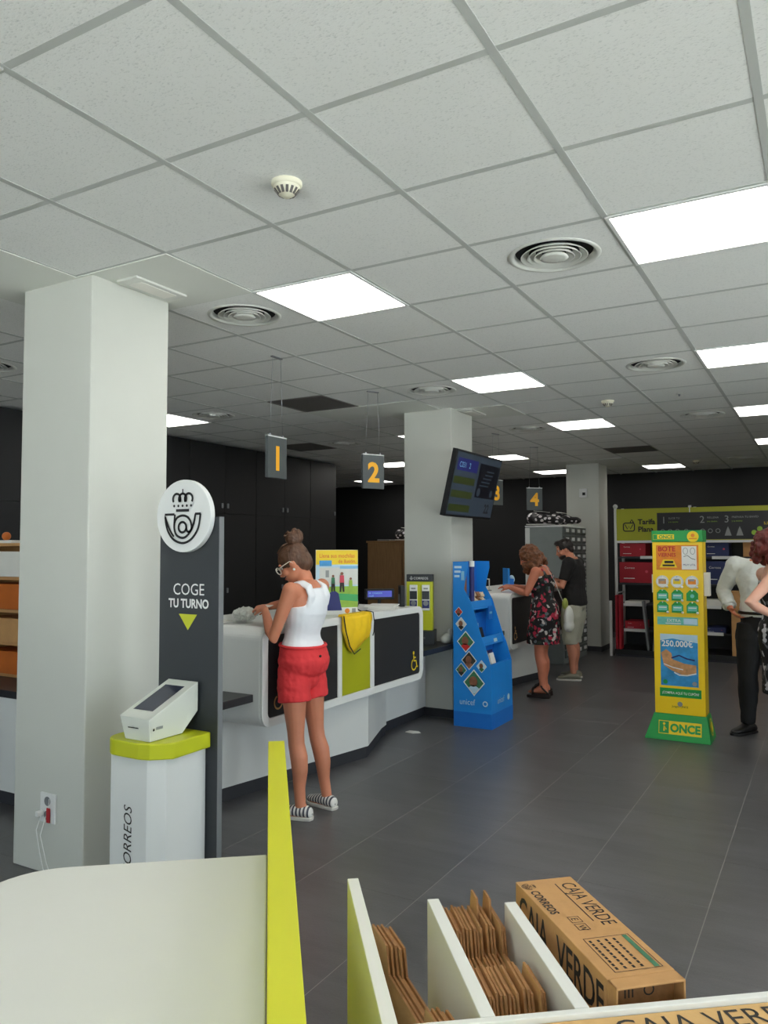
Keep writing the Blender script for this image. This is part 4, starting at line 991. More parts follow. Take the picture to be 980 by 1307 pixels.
tag(prism('floor_leaflet', [(-.06,-.03),(.02,-.045),(.07,.0),(.03,.04),(-.05,.03)], 'z', 0, .004, 'paper'), 'scrap of white paper lying on the floor by counter base', 'paper').location = (-3.10, 5.93, 0)
# clutter on the second counter
t = thing('blue_tray_display', 'blue leaflet holder standing on the second counter', 'leaflet holder', (-3.30, 8.72, 1.09), .6); box('back_card', -.02, 0, -.13, .13, 0, .24, 'unicef_blue', t); box('pocket', .0, .05, -.13, .13, 0, .12, 'unicef_deep', t, .004)
bm = bmesh.new(); bm_ball(bm, (0,0,0), (.03,.08,.05)); obj('oval_badge', bm, 'sky_pale', t, smooth=True, loc=(.05, -.02, .11))
t = thing('metal_stand', 'thin white wire stand on the second counter', 'stand', (-3.30, 8.16, 1.09)); tube('wire_frame', [(.0,.0,.0),(.0,.0,.13),(-.04,-.16,.14),(-.05,-.16,.0)], .007, 'print_white', t, 6); box('foot', -.06, .02, -.18, .02, 0, .01, 'metal_grey', t)
tag(box('kraft_parcel', -3.56, -3.4, 8.0, 8.2, 1.09, 1.15, 'kraft_light', None, .003), 'small brown parcel on the second counter behind wire stand', 'parcel')

# ================================================================== REAR SHELVING WITH POSTAL BOXES
t = thing('rear_shelving', 'white shelving with lime tariff header along the back of the hall', 'shelving', (0,0,0))
SX0, SX1, SY = -2.75, .95, 11.8
BX = [-2.75, -1.70, -.65, .40, .95]
for x in BX:
    tube('upright', [(x, SY+.02, 0), (x, SY+.02, 2.18)], .022, 'white_paint', t, 10)
    tube('upright', [(x, SY+.5, 0), (x, SY+.5, 2.18)], .022, 'white_paint', t, 10)
for z in (.9, 2.0):
    tube('side_bar', [(SX0, SY+.02, z), (SX0, SY+.5, z)], .012, 'white_paint', t, 8)
bm = bmesh.new(); bm_ball(bm, (SX0, SY+.02, 2.19), .035); obj('cap', bm, 'white_paint', t, smooth=True)
box('back_panel', SX0, SX1, SY+.52, SY+.54, .05, 2.15, 'dark_cabinet', t)
for a, b in zip(BX, BX[1:]):
    for z in (1.44, 1.05): box('shelf_board', a+.025, b-.025, SY+.04, SY+.51, z-.025, z, 'dark_trim', t)
    for z in (.75, .38): box('shelf_board', a+.025, b-.025, SY-.06, SY+.51, z-.025, z, 'dark_trim', t)
    box('bottom_deck', a+.025, b-.025, SY-.24, SY+.51, .03, .10, 'dark_cabinet', t); box('kick_plate', a+.03, b-.03, SY-.22, SY-.2, 0, .03, 'dark_trim', t)
box('front_leg', SX0-.045, SX0-.015, SY-.26, SY-.2, 0, .80, 'white_paint', t)
for x0, x1, z in ((-2.63, -2.31, .75), (-2.63, -2.31, .38), (-1.55, -1.30, .75), (-1.55, -1.28, .38), (-1.42, -1.10, 1.44), (-2.4, -1.75, 1.44)): box('price_rail', x0, x1, SY-.085 if z < 1 else SY+.02, SY-.062 if z < 1 else SY+.038, z-.03, z+.012, 'white_paint', t)
hd = box('header_board', SX0+.02, SX1, SY+.0, SY+.03, 1.68, 2.15, 'lime_panel', t)
box('header_rail', SX0+.02, SX1, SY-.01, SY+.03, 1.645, 1.679, 'white_paint', t)
P = Print((SX0, SY, 1.68), (1,0,0), (0,0,1), .002)
P.rect(.60, 3.7, .01, .40, 'panel_black', 0)
P.text('Tarifa', .33, .24, .105, 'print_black', 0, bold=.003); P.text('Plana', .33, .13, .105, 'print_black', 0, bold=.003)
P.ribbon(rrect(.12, .28, .14, .26, .03, 4), .016, 'print_black', 0, True); P.ribbon([(.14,.24),(.18,.17),(.20,.21),(.22,.17),(.26,.24)], .012, 'print_black', 0); P.ribbon([(.22,.27),(.24,.31),(.27,.26)], .016, 'print_black', 0)
for k, (x, s) in enumerate(((.66, 'ELIGE TU'), (1.18, 'RELLENA'), (1.50, 'PREPARA TU ENVÍO'))):
    P.text(str(k+1), x, .245, .14, 'print_grey', 1); P.text(s, x+.10, .305, .038, 'print_grey', 1); P.text('y tu destino', x+.10, .255, .028, 'grass_print', 1)
for x in (.68, .78, .88, 1.0, 1.22, 1.32, 1.42): P.ribbon(circle(x, .13, .028, 10), .008, 'print_grey', 1, True)
for x in (1.55, 1.70): P.poly([(x-.045,.06),(x+.045,.06),(x+.02,.14),(x,.19),(x-.02,.14)], 'print_grey', 1)
for x, z in ((1.88, .10), (1.95, .15), (2.03, .12)): P.poly(circle(x, z, .035, 12), 'grass_print', 1)
P.text('5,55€', 2.0, .21, .05, 'sun_yellow', 1); P.build('header_print', t)
def shelf_box(x0, x1, z0, z1, m, label, y0=SY+.05, y1=SY+.42, name='postal_box', group=None, marks=True):
    g = thing(name, label, 'box', ((x0+x1)/2, y0, z0), 0, group); w = (x1-x0)/2; h = z1-z0
    box('carton', -w, w, 0, y1-y0, 0, h, m, g, .004)
    if marks:
        P = Print((0, 0, 0), (1,0,0), (0,0,1)); P.text('Correos', -w*.7, h*.68, h*.14, 'print_white', 0); P.rect(-w*.75, -w*.1, h*.2, h*.235, 'print_white', 0); P.poly(circle(w*.6, h*.55, h*.07, 10), 'pink_print', 0); P.build('print', g)
shelf_box(-2.70, -2.33, 1.445, 1.64, 'red_box', 'smaller red postal box on the top shelf under the tariff header')
shelf_box(-2.71, -2.22, 1.055, 1.36, 'red_box', 'large red postal box on second shelf under the smaller red one')
shelf_box(-2.2, -1.75, 1.055, 1.33, 'red_box', 'red postal box on second shelf behind the lottery stand')
shelf_box(-1.53, -1.20, 1.445, 1.64, 'blue_box', 'smaller dark blue postal box on the top shelf beside brown carton')
shelf_box(-1.52, -1.16, 1.055, 1.38, 'blue_box', 'large dark blue postal box on the second shelf')
shelf_box(-1.02, -.72, 1.445, 1.65, 'kraft', 'brown carton on the top shelf beside the dark blue box', marks=False)
shelf_box(-1.10, -.75, 1.055, 1.37, 'kraft', 'brown carton on the second shelf behind the white shirted man', marks=False)
shelf_box(-.6, -.2, 1.055, 1.38, 'blue_box', 'dark blue postal box on second shelf beyond the white shirted man')
shelf_box(-2.62, -2.33, .755, .79, 'paper', 'flat pale envelopes on the third shelf under red boxes', SY-.05, SY+.3, 'envelope_stack', None, False)
shelf_box(-2.62, -2.34, .385, .50, 'red_box', 'low red box of padded envelopes on the fourth shelf', SY-.05, SY+.3)
shelf_box(-1.53, -1.30, .755, .84, 'paper', 'pale envelope stack on the third shelf beside the lottery stand', SY-.05, SY+.3, 'envelope_stack', None, False)
shelf_box(-1.53, -1.25, .385, .46, 'blue_box', 'low dark box on the fourth shelf beside the lottery stand', SY-.05, SY+.3)
for k, (x, tl) in enumerate(((-2.712, .06), (-2.665, .10))):
    o = box('red_folder', 0, .03, 0, .16, 0, .78, 'red_box'); o.location = (x, SY-.236, .104); o.rotation_euler = (0, 0, 0); tag(o, 'tall red folded carton leaning at the end of lower shelves', 'carton', 'red cartons leaning at shelf end')
for k, x in enumerate((-2.27, -2.20)):
    o = box('grey_carton', 0, .025, 0, .14, 0, .70, 'grey_plastic'); o.location = (x, SY-.235, .106); o.rotation_euler = (0, (-.10, .08)[k], 0); tag(o, 'grey flat carton standing on bottom deck beside lottery stand', 'carton', 'grey flat cartons on the bottom deck')
o = tag(box('tall_carton', -1.16, -.80, SY-.236, SY-.09, .102, .98, 'kraft', None, .004), 'tall brown carton standing on bottom deck behind the white shirted man', 'carton')

# ================================================================== PEOPLE
def skin_mat(name, rgb):
    m = mat(name, rgb, .5, var=.05, scale=14, bump=.03, bscale=200)
    m.node_tree.nodes['Principled BSDF'].inputs['Subsurface Weight'].default_value = .06
    m.node_tree.nodes['Principled BSDF'].inputs['Subsurface Radius'].default_value = (.01, .004, .002)
skin_mat('skin_tan', (206,132,100)); skin_mat('skin_rosy', (210,128,98)); skin_mat('skin_pale', (226,170,146)); skin_mat('skin_man', (196,128,100))
mat('hair_brown', (92,62,44), .5, var=.35, scale=40, aniso=(1,1,.25), bump=.5, bscale=70); mat('hair_dark', (34,26,22), .5, var=.3, scale=40, bump=.4, bscale=80)
mat('hair_auburn', (112,66,36), .5, var=.45, scale=30, bump=.6, bscale=50); mat('hair_red', (96,30,24), .5, var=.35, scale=30, bump=.6, bscale=50)
mat('cotton_white', (236,238,242), .8, var=.03, scale=5, bump=.10, bscale=24); mat('cotton_red', (226,56,60), .8, var=.05, scale=7, bump=.25, bscale=26)
mat('cotton_black', (26,24,24), .85, var=.08, bump=.2, bscale=20); mat('cotton_khaki', (168,166,150), .85, var=.06, bump=.35, bscale=22); mat('trouser_black', (18,18,20), .8, bump=.2, bscale=18)
mat('shirt_white', (222,226,222), .75, var=.03, bump=.2, bscale=20); mat('leather_dark', (40,26,22), .4, var=.1); mat('shoe_dark', (24,22,22), .35); mat('shoe_grey', (128,124,108), .7, var=.1); mat('sole', (206,202,194), .7)
mat('bag_white', (214,214,208), .6, var=.04); mat('bag_green', (150,160,70), .6); mat('frame_white', (225,218,205), .3); mat('eye_white', (190,182,174), .3); mat('lip', (176,86,78), .5)
def stripe_mat(name, c1, c2, sc):
    m = mat(name, c1, .7); nt = m.node_tree; b = nt.nodes['Principled BSDF']
    tc = nt.nodes.new('ShaderNodeTexCoord'); wv = nt.nodes.new('ShaderNodeTexWave'); wv.inputs['Scale'].default_value = sc; wv.bands_direction = 'X'
    cr = nt.nodes.new('ShaderNodeValToRGB'); cr.color_ramp.interpolation = 'CONSTANT'; cr.color_ramp.elements[0].color = (*s2l(c1), 1); cr.color_ramp.elements[1].position = .55; cr.color_ramp.elements[1].color = (*s2l(c2), 1)
    nt.links.new(tc.outputs['Object'], wv.inputs['Vector']); nt.links.new(wv.outputs['Fac'], cr.inputs[0]); nt.links.new(cr.outputs[0], b.inputs['Base Color'])
stripe_mat('striped_canvas', (222,220,214), (70,72,84), 14)
def flower_mat(name, cols, sc):
    m = mat(name, (20,16,18), .75); nt = m.node_tree; b = nt.nodes['Principled BSDF']; L = nt.links
    tc = nt.nodes.new('ShaderNodeTexCoord'); nz = nt.nodes.new('ShaderNodeTexNoise'); nz.inputs['Scale'].default_value = 9; nz.inputs['Detail'].default_value = 3
    L.new(tc.outputs['Object'], nz.inputs['Vector'])
    ad = nt.nodes.new('ShaderNodeVectorMath'); ad.operation = 'MULTIPLY_ADD'; ad.inputs[1].default_value = (.12,.12,.12); L.new(nz.outputs['Color'], ad.inputs[0]); L.new(tc.outputs['Object'], ad.inputs[2])
    v = nt.nodes.new('ShaderNodeTexVoronoi'); v.inputs['Scale'].default_value = sc; L.new(ad.outputs[0], v.inputs['Vector'])
    sp = nt.nodes.new('ShaderNodeSeparateColor'); L.new(v.outputs['Color'], sp.inputs[0])
    cr = nt.nodes.new('ShaderNodeValToRGB'); cr.color_ramp.interpolation = 'CONSTANT'; e = cr.color_ramp.elements
    e[0].color = (*s2l(cols[0][1]), 1); e[1].position = cols[1][0]; e[1].color = (*s2l(cols[1][1]), 1)
    for p, c in cols[2:]:
        k = e.new(p); k.color = (*s2l(c), 1)
    L.new(sp.outputs[0], cr.inputs[0])
    th = nt.nodes.new('ShaderNodeMath'); th.operation = 'LESS_THAN'; th.inputs[1].default_value = .62; L.new(v.outputs['Distance'], th.inputs[0])
    mx = nt.nodes.new('ShaderNodeMix'); mx.data_type = 'RGBA'; mx.inputs[6].default_value = (*s2l((18,15,17)), 1); L.new(th.outputs[0], mx.inputs[0]); L.new(cr.outputs[0], mx.inputs[7]); L.new(mx.outputs[2], b.inputs['Base Color'])
flower_mat('floral_dress', [(0, (18,15,17)), (.38, (176,34,62)), (.56, (196,188,182)), (.68, (206,110,126)), (.78, (92,100,104)), (.9, (40,52,40))], 25)
flower_mat('black_white_dress', [(0, (16,15,17)), (.6, (196,194,196)), (.8, (110,108,112))], 20)

def lerp(a, b, t): return V(a)*(1-t)+V(b)*t
def chain(pts, ts):
    """sample a polyline at fractions of its joints (0..n)"""
    out = []
    for t in ts:
        i = min(int(t), len(pts)-2); out.append(lerp(pts[i], pts[i+1], t-i))
    return out
# torso stations: t, half width, half depth, forward shift
TORSO_F = [(0, .105, .085, 0), (.06, .150, .112, -.012), (.16, .168, .122, -.018), (.28, .158, .108, -.008), (.42, .124, .088, .006), (.52, .122, .088, .006), (.64, .136, .102, .010), (.76, .146, .112, .014), (.86, .150, .100, .004), (.94, .128, .070, -.004), (1.0, .062, .056, -.006)]
TORSO_M = [(0, .105, .085, 0), (.06, .145, .108, -.008), (.16, .160, .115, -.012), (.28, .158, .112, .0), (.42, .150, .108, .010), (.52, .152, .110, .012), (.64, .162, .116, .010), (.76, .176, .120, .008), (.86, .180, .108, .0), (.94, .150, .078, -.004), (1.0, .068, .062, -.006)]
def table_at(T, t):
    for a, b in zip(T, T[1:]):
        if a[0] <= t <= b[0]:
            k = (t-a[0])/(b[0]-a[0]); return [a[i]*(1-k)+b[i]*k for i in range(4)]
    return list(T[-1])
def torso_ring(J, t, off=0.0, sw=1.0, extra=(0, 0)):
    sp = [V(J['pelvis'])-V((0,0,.09)), V(J['pelvis'])+V((0,0,.02)), lerp(J['pelvis'], J['chest'], .55)+V(J.get('bend', (0,0,0))), V(J['chest']), V(J['neck'])]
    stops = [0, .18, .46, .78, 1.0]
    for i in range(4):
        if stops[i] <= t <= stops[i+1] or i == 3:
            k = min(1, max(0, (t-stops[i])/(stops[i+1]-stops[i]))); c = lerp(sp[i], sp[i+1], k); d = sp[i+1]-sp[i]
            if t <= stops[i+1]: break
    lat = lerp((V(J['hipL'])-V(J['hipR'])).normalized(), (V(J['shL'])-V(J['shR'])).normalized(), min(1, t*1.15)).normalized()
    d.normalize(); fw = lat.cross(d).normalized(); lat = d.cross(fw)
    _, hw, hd, fs = table_at(J['table'], t); w = J.get('wide', 1.0)
    return (c+fw*fs, lat*(hw*w*sw+off+extra[0]), fw*(hd*w*sw+off+extra[1]))
def torso(bm, J, t0=0.0, t1=1.0, off=0.0, n=16, extra=None):
    bm_loft(bm, [torso_ring(J, t0+(t1-t0)*i/n, off, 1.0, extra(t0+(t1-t0)*i/n) if extra else (0, 0)) for i in range(n+1)])
def arm(bm, J, s, k=1.0, off=0.0, t1=2.0):
    ts = [0, .3, .65, 1.0, 1.25, 1.6, 2.0]; rs = [.052, .045, .039, .035, .037, .031, .024]
    sel = [(t, r) for t, r in zip(ts, rs) if t < t1-.01]+[(t1, rs[-1] if t1 >= 2 else (.045 if t1 < .5 else .038))]
    P = chain([J['sh'+s], J['el'+s], J['wr'+s]], [t for t, r in sel]); bm_tube(bm, P, [r*k+off for t, r in sel], 14)
    bm_ball(bm, P[0], (.052*k+off)*1.02)
def leg(bm, J, s, k=1.0, off=0.0, t1=2.0):
    ts = [0, .3, .65, .92, 1.0, 1.12, 1.3, 1.5, 1.75, 2.0]; rs = [.078, .086, .069, .055, .053, .052, .056, .050, .037, .033]
    sel = [(t, r) for t, r in zip(ts, rs) if t < t1-.01]+[(t1, rs[-1] if t1 >= 2 else rs[max(i for i, t in enumerate(ts) if t <= t1)])]
    P = chain([J['hip'+s], J['kn'+s], J['an'+s]], [t for t, r in sel])
    P = [p-V((.012,0,0)) if 1.15 < t < 1.6 else p for p, (t, r) in zip(P, sel)]
    bm_tube(bm, P, [r*k+off for t, r in sel], 16)
def hand(bm, wrist, d, n, s, curl=.5, k=1.0, spread=.06):
    """palm and five fingers; d: pointing direction, n: palm normal, s: +1 thumb on the d x n side"""
    w = V(wrist); d = V(d).normalized(); n = V(n); n = (n-d*n.dot(d)).normalized(); l = d.cross(n)*s
    bm_loft(bm, [(w-d*.015*k, l*.022*k, n*.018*k), (w+d*.015*k, l*.027*k, n*.017*k), (w+d*.045*k, l*.036*k, n*.015*k), (w+d*.075*k, l*.040*k, n*.014*k), (w+d*.092*k, l*.037*k, n*.010*k)])
    for i, (o, ln) in enumerate(((.030, .068), (.010, .078), (-.011, .072), (-.030, .056))):
        b = w+d*(.085-.006*abs(i-1))*k+l*o*k; dd = (d+l*spread*(1.2-i*.8)).normalized(); P = [b-dd*.01*k, b]; a = 0; c = curl*(1+.12*i)
        for f in (.45, .32, .25):
            a += c*(.8 if f == .45 else .7); P.append(P[-1]+(dd*math.cos(a)+n*math.sin(a))*ln*f*k)
        bm_tube(bm, P, [.0092*k, .0092*k, .0085*k, .0078*k, .0060*k], 8); bm_ball(bm, P[-1], .0062*k, seg=8, rings=6)
    b = w+d*.022*k+l*.024*k; t = (d*.62+l*.62+n*.35).normalized(); t2 = (d*.85+l*.15+n*(.35+curl*.3)).normalized()
    P = [b-t*.01*k, b+t*.03*k, b+t*.03*k+t2*.028*k, b+t*.03*k+t2*.052*k]; bm_tube(bm, P, [.013*k, .0115*k, .0095*k, .007*k], 8); bm_ball(bm, P[-1], .0072*k, seg=8, rings=6)
HEAD = [(-.114, .070, .034, .018), (-.104, .086, .008, .036), (-.085, .090, -.03, .050), (-.06, .088, -.062, .059), (-.03, .088, -.082, .066), (0, .087, -.096, .071), (.03, .092, -.102, .074), (.06, .086, -.100, .072), (.085, .066, -.086, .060), (.102, .035, -.058, .040), (.110, -.002, -.026, .014)]
def head(bm, M, male=False):
    def T(x, y, z): return M @ V((x, y, z))
    R3 = M.to_3x3()
    bm_loft(bm, [(T((a+b)/2, 0, z), R3 @ V((0, w, 0)), R3 @ V((-(a-b)/2, 0, 0))) for z, a, b, w in HEAD])
    bm_tube(bm, [T(.086,0,.016), T(.100,0,-.012), T(.112,0,-.034), T(.096,0,-.044)], [.008, .010, .0125, .010], 8)
    for s in (-1, 1):
        bm_ball(bm, T(.098, s*.011, -.037), (.010, .008, .008), R3, 8, 6)
        bm_ball(bm, T(-.008, s*.073, -.012), (.020, .009, .032), R3, 10, 8); bm_ball(bm, T(.078, s*.034, .022), (.014, .026, .008), R3, 8, 6); bm_ball(bm, T(.062, s*.046, -.035), (.024, .018, .020), R3, 8, 6)
    bm_ball(bm, T(.089, 0, -.062), (.010, .022, .006), R3, 8, 6); bm_ball(bm, T(.088, 0, -.073), (.010, .019, .006), R3, 8, 6); bm_ball(bm, T(.080, 0, -.100), (.014, .020, .014), R3, 8, 6)
def head_matrix(J): return Matrix.Translation(V(J['head'])) @ Matrix.Rotation(J.get('yaw', 0), 4, 'Z') @ Matrix.Rotation(J.get('pitch', 0), 4, 'Y') @ Matrix.Scale(J.get('hs', 1.0), 4)
def soft(name, bm, m, parent, voxel=.007, smooth=6, noise=None):
    o = obj(name, bm, m, parent)
    md = o.modifiers.new('join', 'REMESH'); md.mode = 'VOXEL'; md.voxel_size = voxel; md.use_smooth_shade = True
    if smooth: s = o.modifiers.new('smooth', 'SMOOTH'); s.factor = .5; s.iterations = smooth
    if noise:
        tx = bpy.data.textures.new(name+'_folds', 'CLOUDS'); tx.noise_scale = noise[0]; tx.noise_depth = 2
        dm = o.modifiers.new('folds', 'DISPLACE'); dm.texture = tx; dm.strength = noise[1]; dm.mid_level = .5; dm.texture_coords = 'LOCAL'
    return o
def body(J, root, skin, hands, k=1.0, voxel=.0058, feet=True, kl=1.0):
    bm = bmesh.new(); torso(bm, J); M = head_matrix(J)
    bm_tube(bm, [V(J['neck'])-V((.005,0,.05)), lerp(J['neck'], M @ V((-.02,0,-.07)), .5), M @ V((-.012,0,-.06)), M @ V((-.01,0,-.02))], [.058*k, .050*k, .051*k, .048*k], 14); head(bm, M)
    for s in 'LR':
        c = torso_ring(J, .88)[0]; bm_tube(bm, [c, lerp(c, J['sh'+s], .6), J['sh'+s]], [.075*k, .062*k, .050*k], 12)
        arm(bm, J, s, k); leg(bm, J, s, kl)
        if feet:
            a = V(J['an'+s]); d = V(J['foot'+s]).normalized(); l = V((-d.y, d.x, 0)); z = a.z-.07
            bm_loft(bm, [(a+d*x+V((0,0,-a.z+z+h/2+lf)), l*w, V((0,0,h/2))) for x, w, h, lf in ((-.055,.022,.05,.0),(-.04,.03,.075,0),(0,.033,.085,0),(.05,.036,.06,0),(.10,.040,.04,0),(.135,.034,.028,0),(.155,.014,.018,0))])
    for s, d, n, sd, curl in hands: hand(bm, J['wr'+s], d, n, sd, curl, k*.97)
    o = soft('body', bm, skin, root, voxel, 3)
    for s in (-1, 1):
        b = bmesh.new(); bm_ball(b, M @ V((.0765, s*.032, .002)), .0105, seg=10, rings=8); e = obj('eye', b, 'eye_white', root, smooth=True)
        b = bmesh.new(); bm_ball(b, M @ V((.0838, s*.032, .001)), .0048, seg=8, rings=6); obj('iris', b, 'print_dark', e, smooth=True)
    b = bmesh.new(); R3 = M.to_3x3(); bm_ball(b, M @ V((.0965, 0, -.066)), (.004, .021, .007), R3, 10, 6); obj('lips', b, 'lip', root, smooth=True)
    return o, M
def shoe(root, a, d, m, name='shoe', L=1.0, high=.0, top=.082):
    a = V(a); d = V(d).normalized(); l = V((-d.y, d.x, 0)); base = V((a.x, a.y, 0)); r = thing_part(name, root)
    r.location = base; r.rotation_euler = (0, 0, math.atan2(d.y, d.x)); bm = bmesh.new(); k = L
    bm_loft(bm, [((x*k, 0, .012+h/2), (0, w*k, 0), (0, 0, h/2)) for x, w, h in ((-.078,.022,.045),(-.066,.034,.065),(-.03,.040,top),(.02,.042,top),(.06,.044,.062),(.11,.046,.048),(.15,.040,.040),(.178,.018,.026))])
    u = obj('upper', bm, m, r, smooth=True); md = u.modifiers.new('s', 'SUBSURF'); md.levels = 1; md.render_levels = 1
    bm = bmesh.new(); out = [(-.085,.0),(-.075,.03),(-.03,.040),(.04,.044),(.11,.049),(.16,.040),(.185,.014),(.185,-.014),(.16,-.040),(.11,-.049),(.04,-.044),(-.03,-.040),(-.075,-.03)]
    bm_prism(bm, [(x*k, y*k) for x, y in out], 'z', 0, .02, 0); obj('sole', bm, 'sole' if m != 'shoe_dark' else 'shoe_dark', r, .004)
def thing_part(name, root):
    o = bpy.data.objects.new(name, None); COL.objects.link(o); o.parent = root; o.empty_display_size = .05; return o

# ---- woman in white vest and red shorts at the first counter
def woman_one():
    r = thing('person', 'person in white vest and red shorts looking down at the first counter', 'person', (-2.68, 3.84, 0), PI)
    J = dict(table=TORSO_F, wide=.98, pelvis=(.08,0,.885), chest=(.035,0,1.20), neck=(.05,0,1.365), bend=(.015,0,0), shL=(.045,.165,1.315), shR=(.05,-.165,1.325), elL=(.135,.215,1.03), elR=(.24,-.22,1.235), wrL=(.265,.125,1.195), wrR=(.355,-.04,1.20),
             hipL=(.085,.082,.86), hipR=(.085,-.082,.86), knL=(.045,.105,.46), knR=(.045,-.10,.46), anL=(.0,.12,.075), anR=(-.02,-.12,.075), footL=(1,.18,0), footR=(1,-.22,0), head=(.125,.02,1.475), yaw=.32, pitch=.52, hs=.98)
    b, M = body(J, r, 'skin_tan', [('L', (.85,-.42,.10), (.1,-.5,-.85), 1, .38), ('R', (.8,.40,-.12), (.1,.4,-.9), -1, .45)], .92, kl=.93)
    bm = bmesh.new(); torso(bm, J, .30, .80, .009, 14); torso(bm, J, .30, .36, .012, 3)
    def part_ring(t, side, wl, k=.35, off=.013):
        c, l, f = torso_ring(J, t); return (c+f*side*k, l.normalized()*wl, f*(1-k)+f.normalized()*off)
    bm_loft(bm, [part_ring(t, -1, wl) for t, wl in ((.76, .125), (.80, .118), (.84, .108), (.88, .102), (.91, .100), (.935, .092))])       # back
    bm_loft(bm, [part_ring(t, 1, wl) for t, wl in ((.76, .125), (.80, .112), (.84, .10))])                                      # front
    for s in (-1, 1):                                                             # wide straps over the shoulders
        f = torso_ring(J, .86); lat = f[1].normalized(); fw = f[2].normalized(); A = f[0]+lat*s*.082
        P = [A+fw*.080+V((0,0,-.06)), A+fw*.090+V((0,0,-.01)), A+fw*.080+V((0,0,.055)), A+fw*.035+V((0,0,.088)), A-fw*.02+V((0,0,.094)), A-fw*.07+V((0,0,.068)), A-fw*.090+V((0,0,.01)), A-fw*.078+V((0,0,-.05))]
        N = [fw, fw, (fw+V((0,0,.6))), V((0,0,1)), V((0,0,1)), (-fw+V((0,0,.8))), -fw, -fw]
        bm_loft(bm, [(p, (lat+V((0,0,-.35))*s*.9 if 2 <= i <= 5 else lat).normalized()*.030, n.normalized()*.014) for i, (p, n) in enumerate(zip(P, N))])
    soft('vest', bm, 'cotton_white', r, .006, 5, (.09, .006))
    bm = bmesh.new(); torso(bm, J, .02, .33, .014, 10, lambda t: (.006 if t < .2 else .0, .008))
    for s in 'LR': leg(bm, J, s, .98, .014, .50)
    bm_ball(bm, V(J['pelvis'])-V((.01,0,.10)), (.10, .10, .075))
    soft('shorts', bm, 'cotton_red', r, .006, 8, (.06, .014))
    f = torso_ring(J, .32); bm = bmesh.new(); pts = [f[0]+(f[1].normalized()*(f[1].length+.018)*math.cos(a)+f[2].normalized()*(f[2].length+.022)*math.sin(a)) for a in [2*PI*i/28 for i in range(28)]]
    bm_tube(bm, pts, .010, 6, closed=True); obj('waistband', bm, 'cotton_red', r, smooth=True)
    for s in 'LR': shoe(r, J['an'+s], J['foot'+s], 'striped_canvas', L=.95, top=.07)
    bm = bmesh.new(); R3 = M.to_3x3()
    bm_ball(bm, M @ V((-.010, 0, .030)), (.101, .084, .092), R3, 20, 14); bm_ball(bm, M @ V((-.055, 0, -.02)), (.058, .070, .07), R3); bm_ball(bm, M @ V((-.06, 0, .095)), (.045, .045, .034), R3)
    h = soft('hair', bm, 'hair_brown', r, .006, 3, (.02, .008))
    bm = bmesh.new(); c = M @ V((-.072, 0, .125))
    for k in range(9): a = 2*PI*k/9; bm_ball(bm, c+R3 @ V((.018*math.cos(a), .022*math.sin(a), .012*math.sin(a*2))), 0.030+.007*(k % 3), seg=10, rings=7)
    for k in range(26):
        a = random.uniform(0, 2*PI); e = random.uniform(.1, 1.4); dv = R3 @ V((math.cos(a)*math.cos(e), math.sin(a)*math.cos(e), math.sin(e))); s_ = R3 @ V((-math.sin(a), math.cos(a), .3))
        bm_tube(bm, [c+dv*.03, c+dv*.045+s_*.010, c+dv*.052+s_*.028, c+dv*.040+s_*.045], [.005,.0045,.004,.0025], 5)
    soft('hair_bun', bm, 'hair_brown', h, .0045, 1, (.012, .006))
    bm = bmesh.new()
    for k in range(7): y = -.05+.016*k; bm_tube(bm, [M @ V((.055, y, .095)), M @ V((.0, y*1.15, .118)), M @ V((-.06, y*.6, .118))], [.004,.006,.005], 5)
    obj('hair_strands', bm, 'hair_brown', h, smooth=True)
    g = thing_part('glasses', r)
    for s in (-1, 1):
        bm = bmesh.new(); bm_tube(bm, [M @ V((.104+.004*math.cos(a), s*.034+.027*math.cos(a), -.004+.022*math.sin(a))) for a in [2*PI*i/20 for i in range(20)]], .0032, 6, closed=True); obj('rim', bm, 'frame_white', g, smooth=True)
        tube('temple', [M @ V((.102, s*.061, .002)), M @ V((.06, s*.074, .006)), M @ V((.0, s*.080, .008)), M @ V((-.015, s*.078, -.012))], .0028, 'frame_white', g, 6)
    tube('bridge', [M @ V((.105, -.008, .002)), M @ V((.108, 0, .005)), M @ V((.105, .008, .002))], .003, 'frame_white', g, 6)
    for s in (-1, 1):
        bm = bmesh.new(); bm_ball(bm, M @ V((-.002, s*.083, -.048)), .008, seg=10, rings=8); obj('earring', bm, 'print_white', r, smooth=True)
    bm = bmesh.new(); bm_ball(bm, torso_ring(J, .22)[0]-V((.14, -.03, 0)), .008, seg=8, rings=6); obj('button', bm, 'print_dark', r)
woman_one()
t = thing('queue_ticket', 'small white ticket held in the fingers of woman at first counter', 'ticket', (-2.99, 3.80, 1.205)); bm = bmesh.new(); bm_hex(bm, [(-.045,-.02,-.004),(.03,-.02,-.004),(.03,.02,.006),(-.045,.02,.006),(-.045,-.02,-.002),(.03,-.02,-.002),(.03,.02,.008),(-.045,.02,.008)]); obj('slip', bm, 'paper', t)

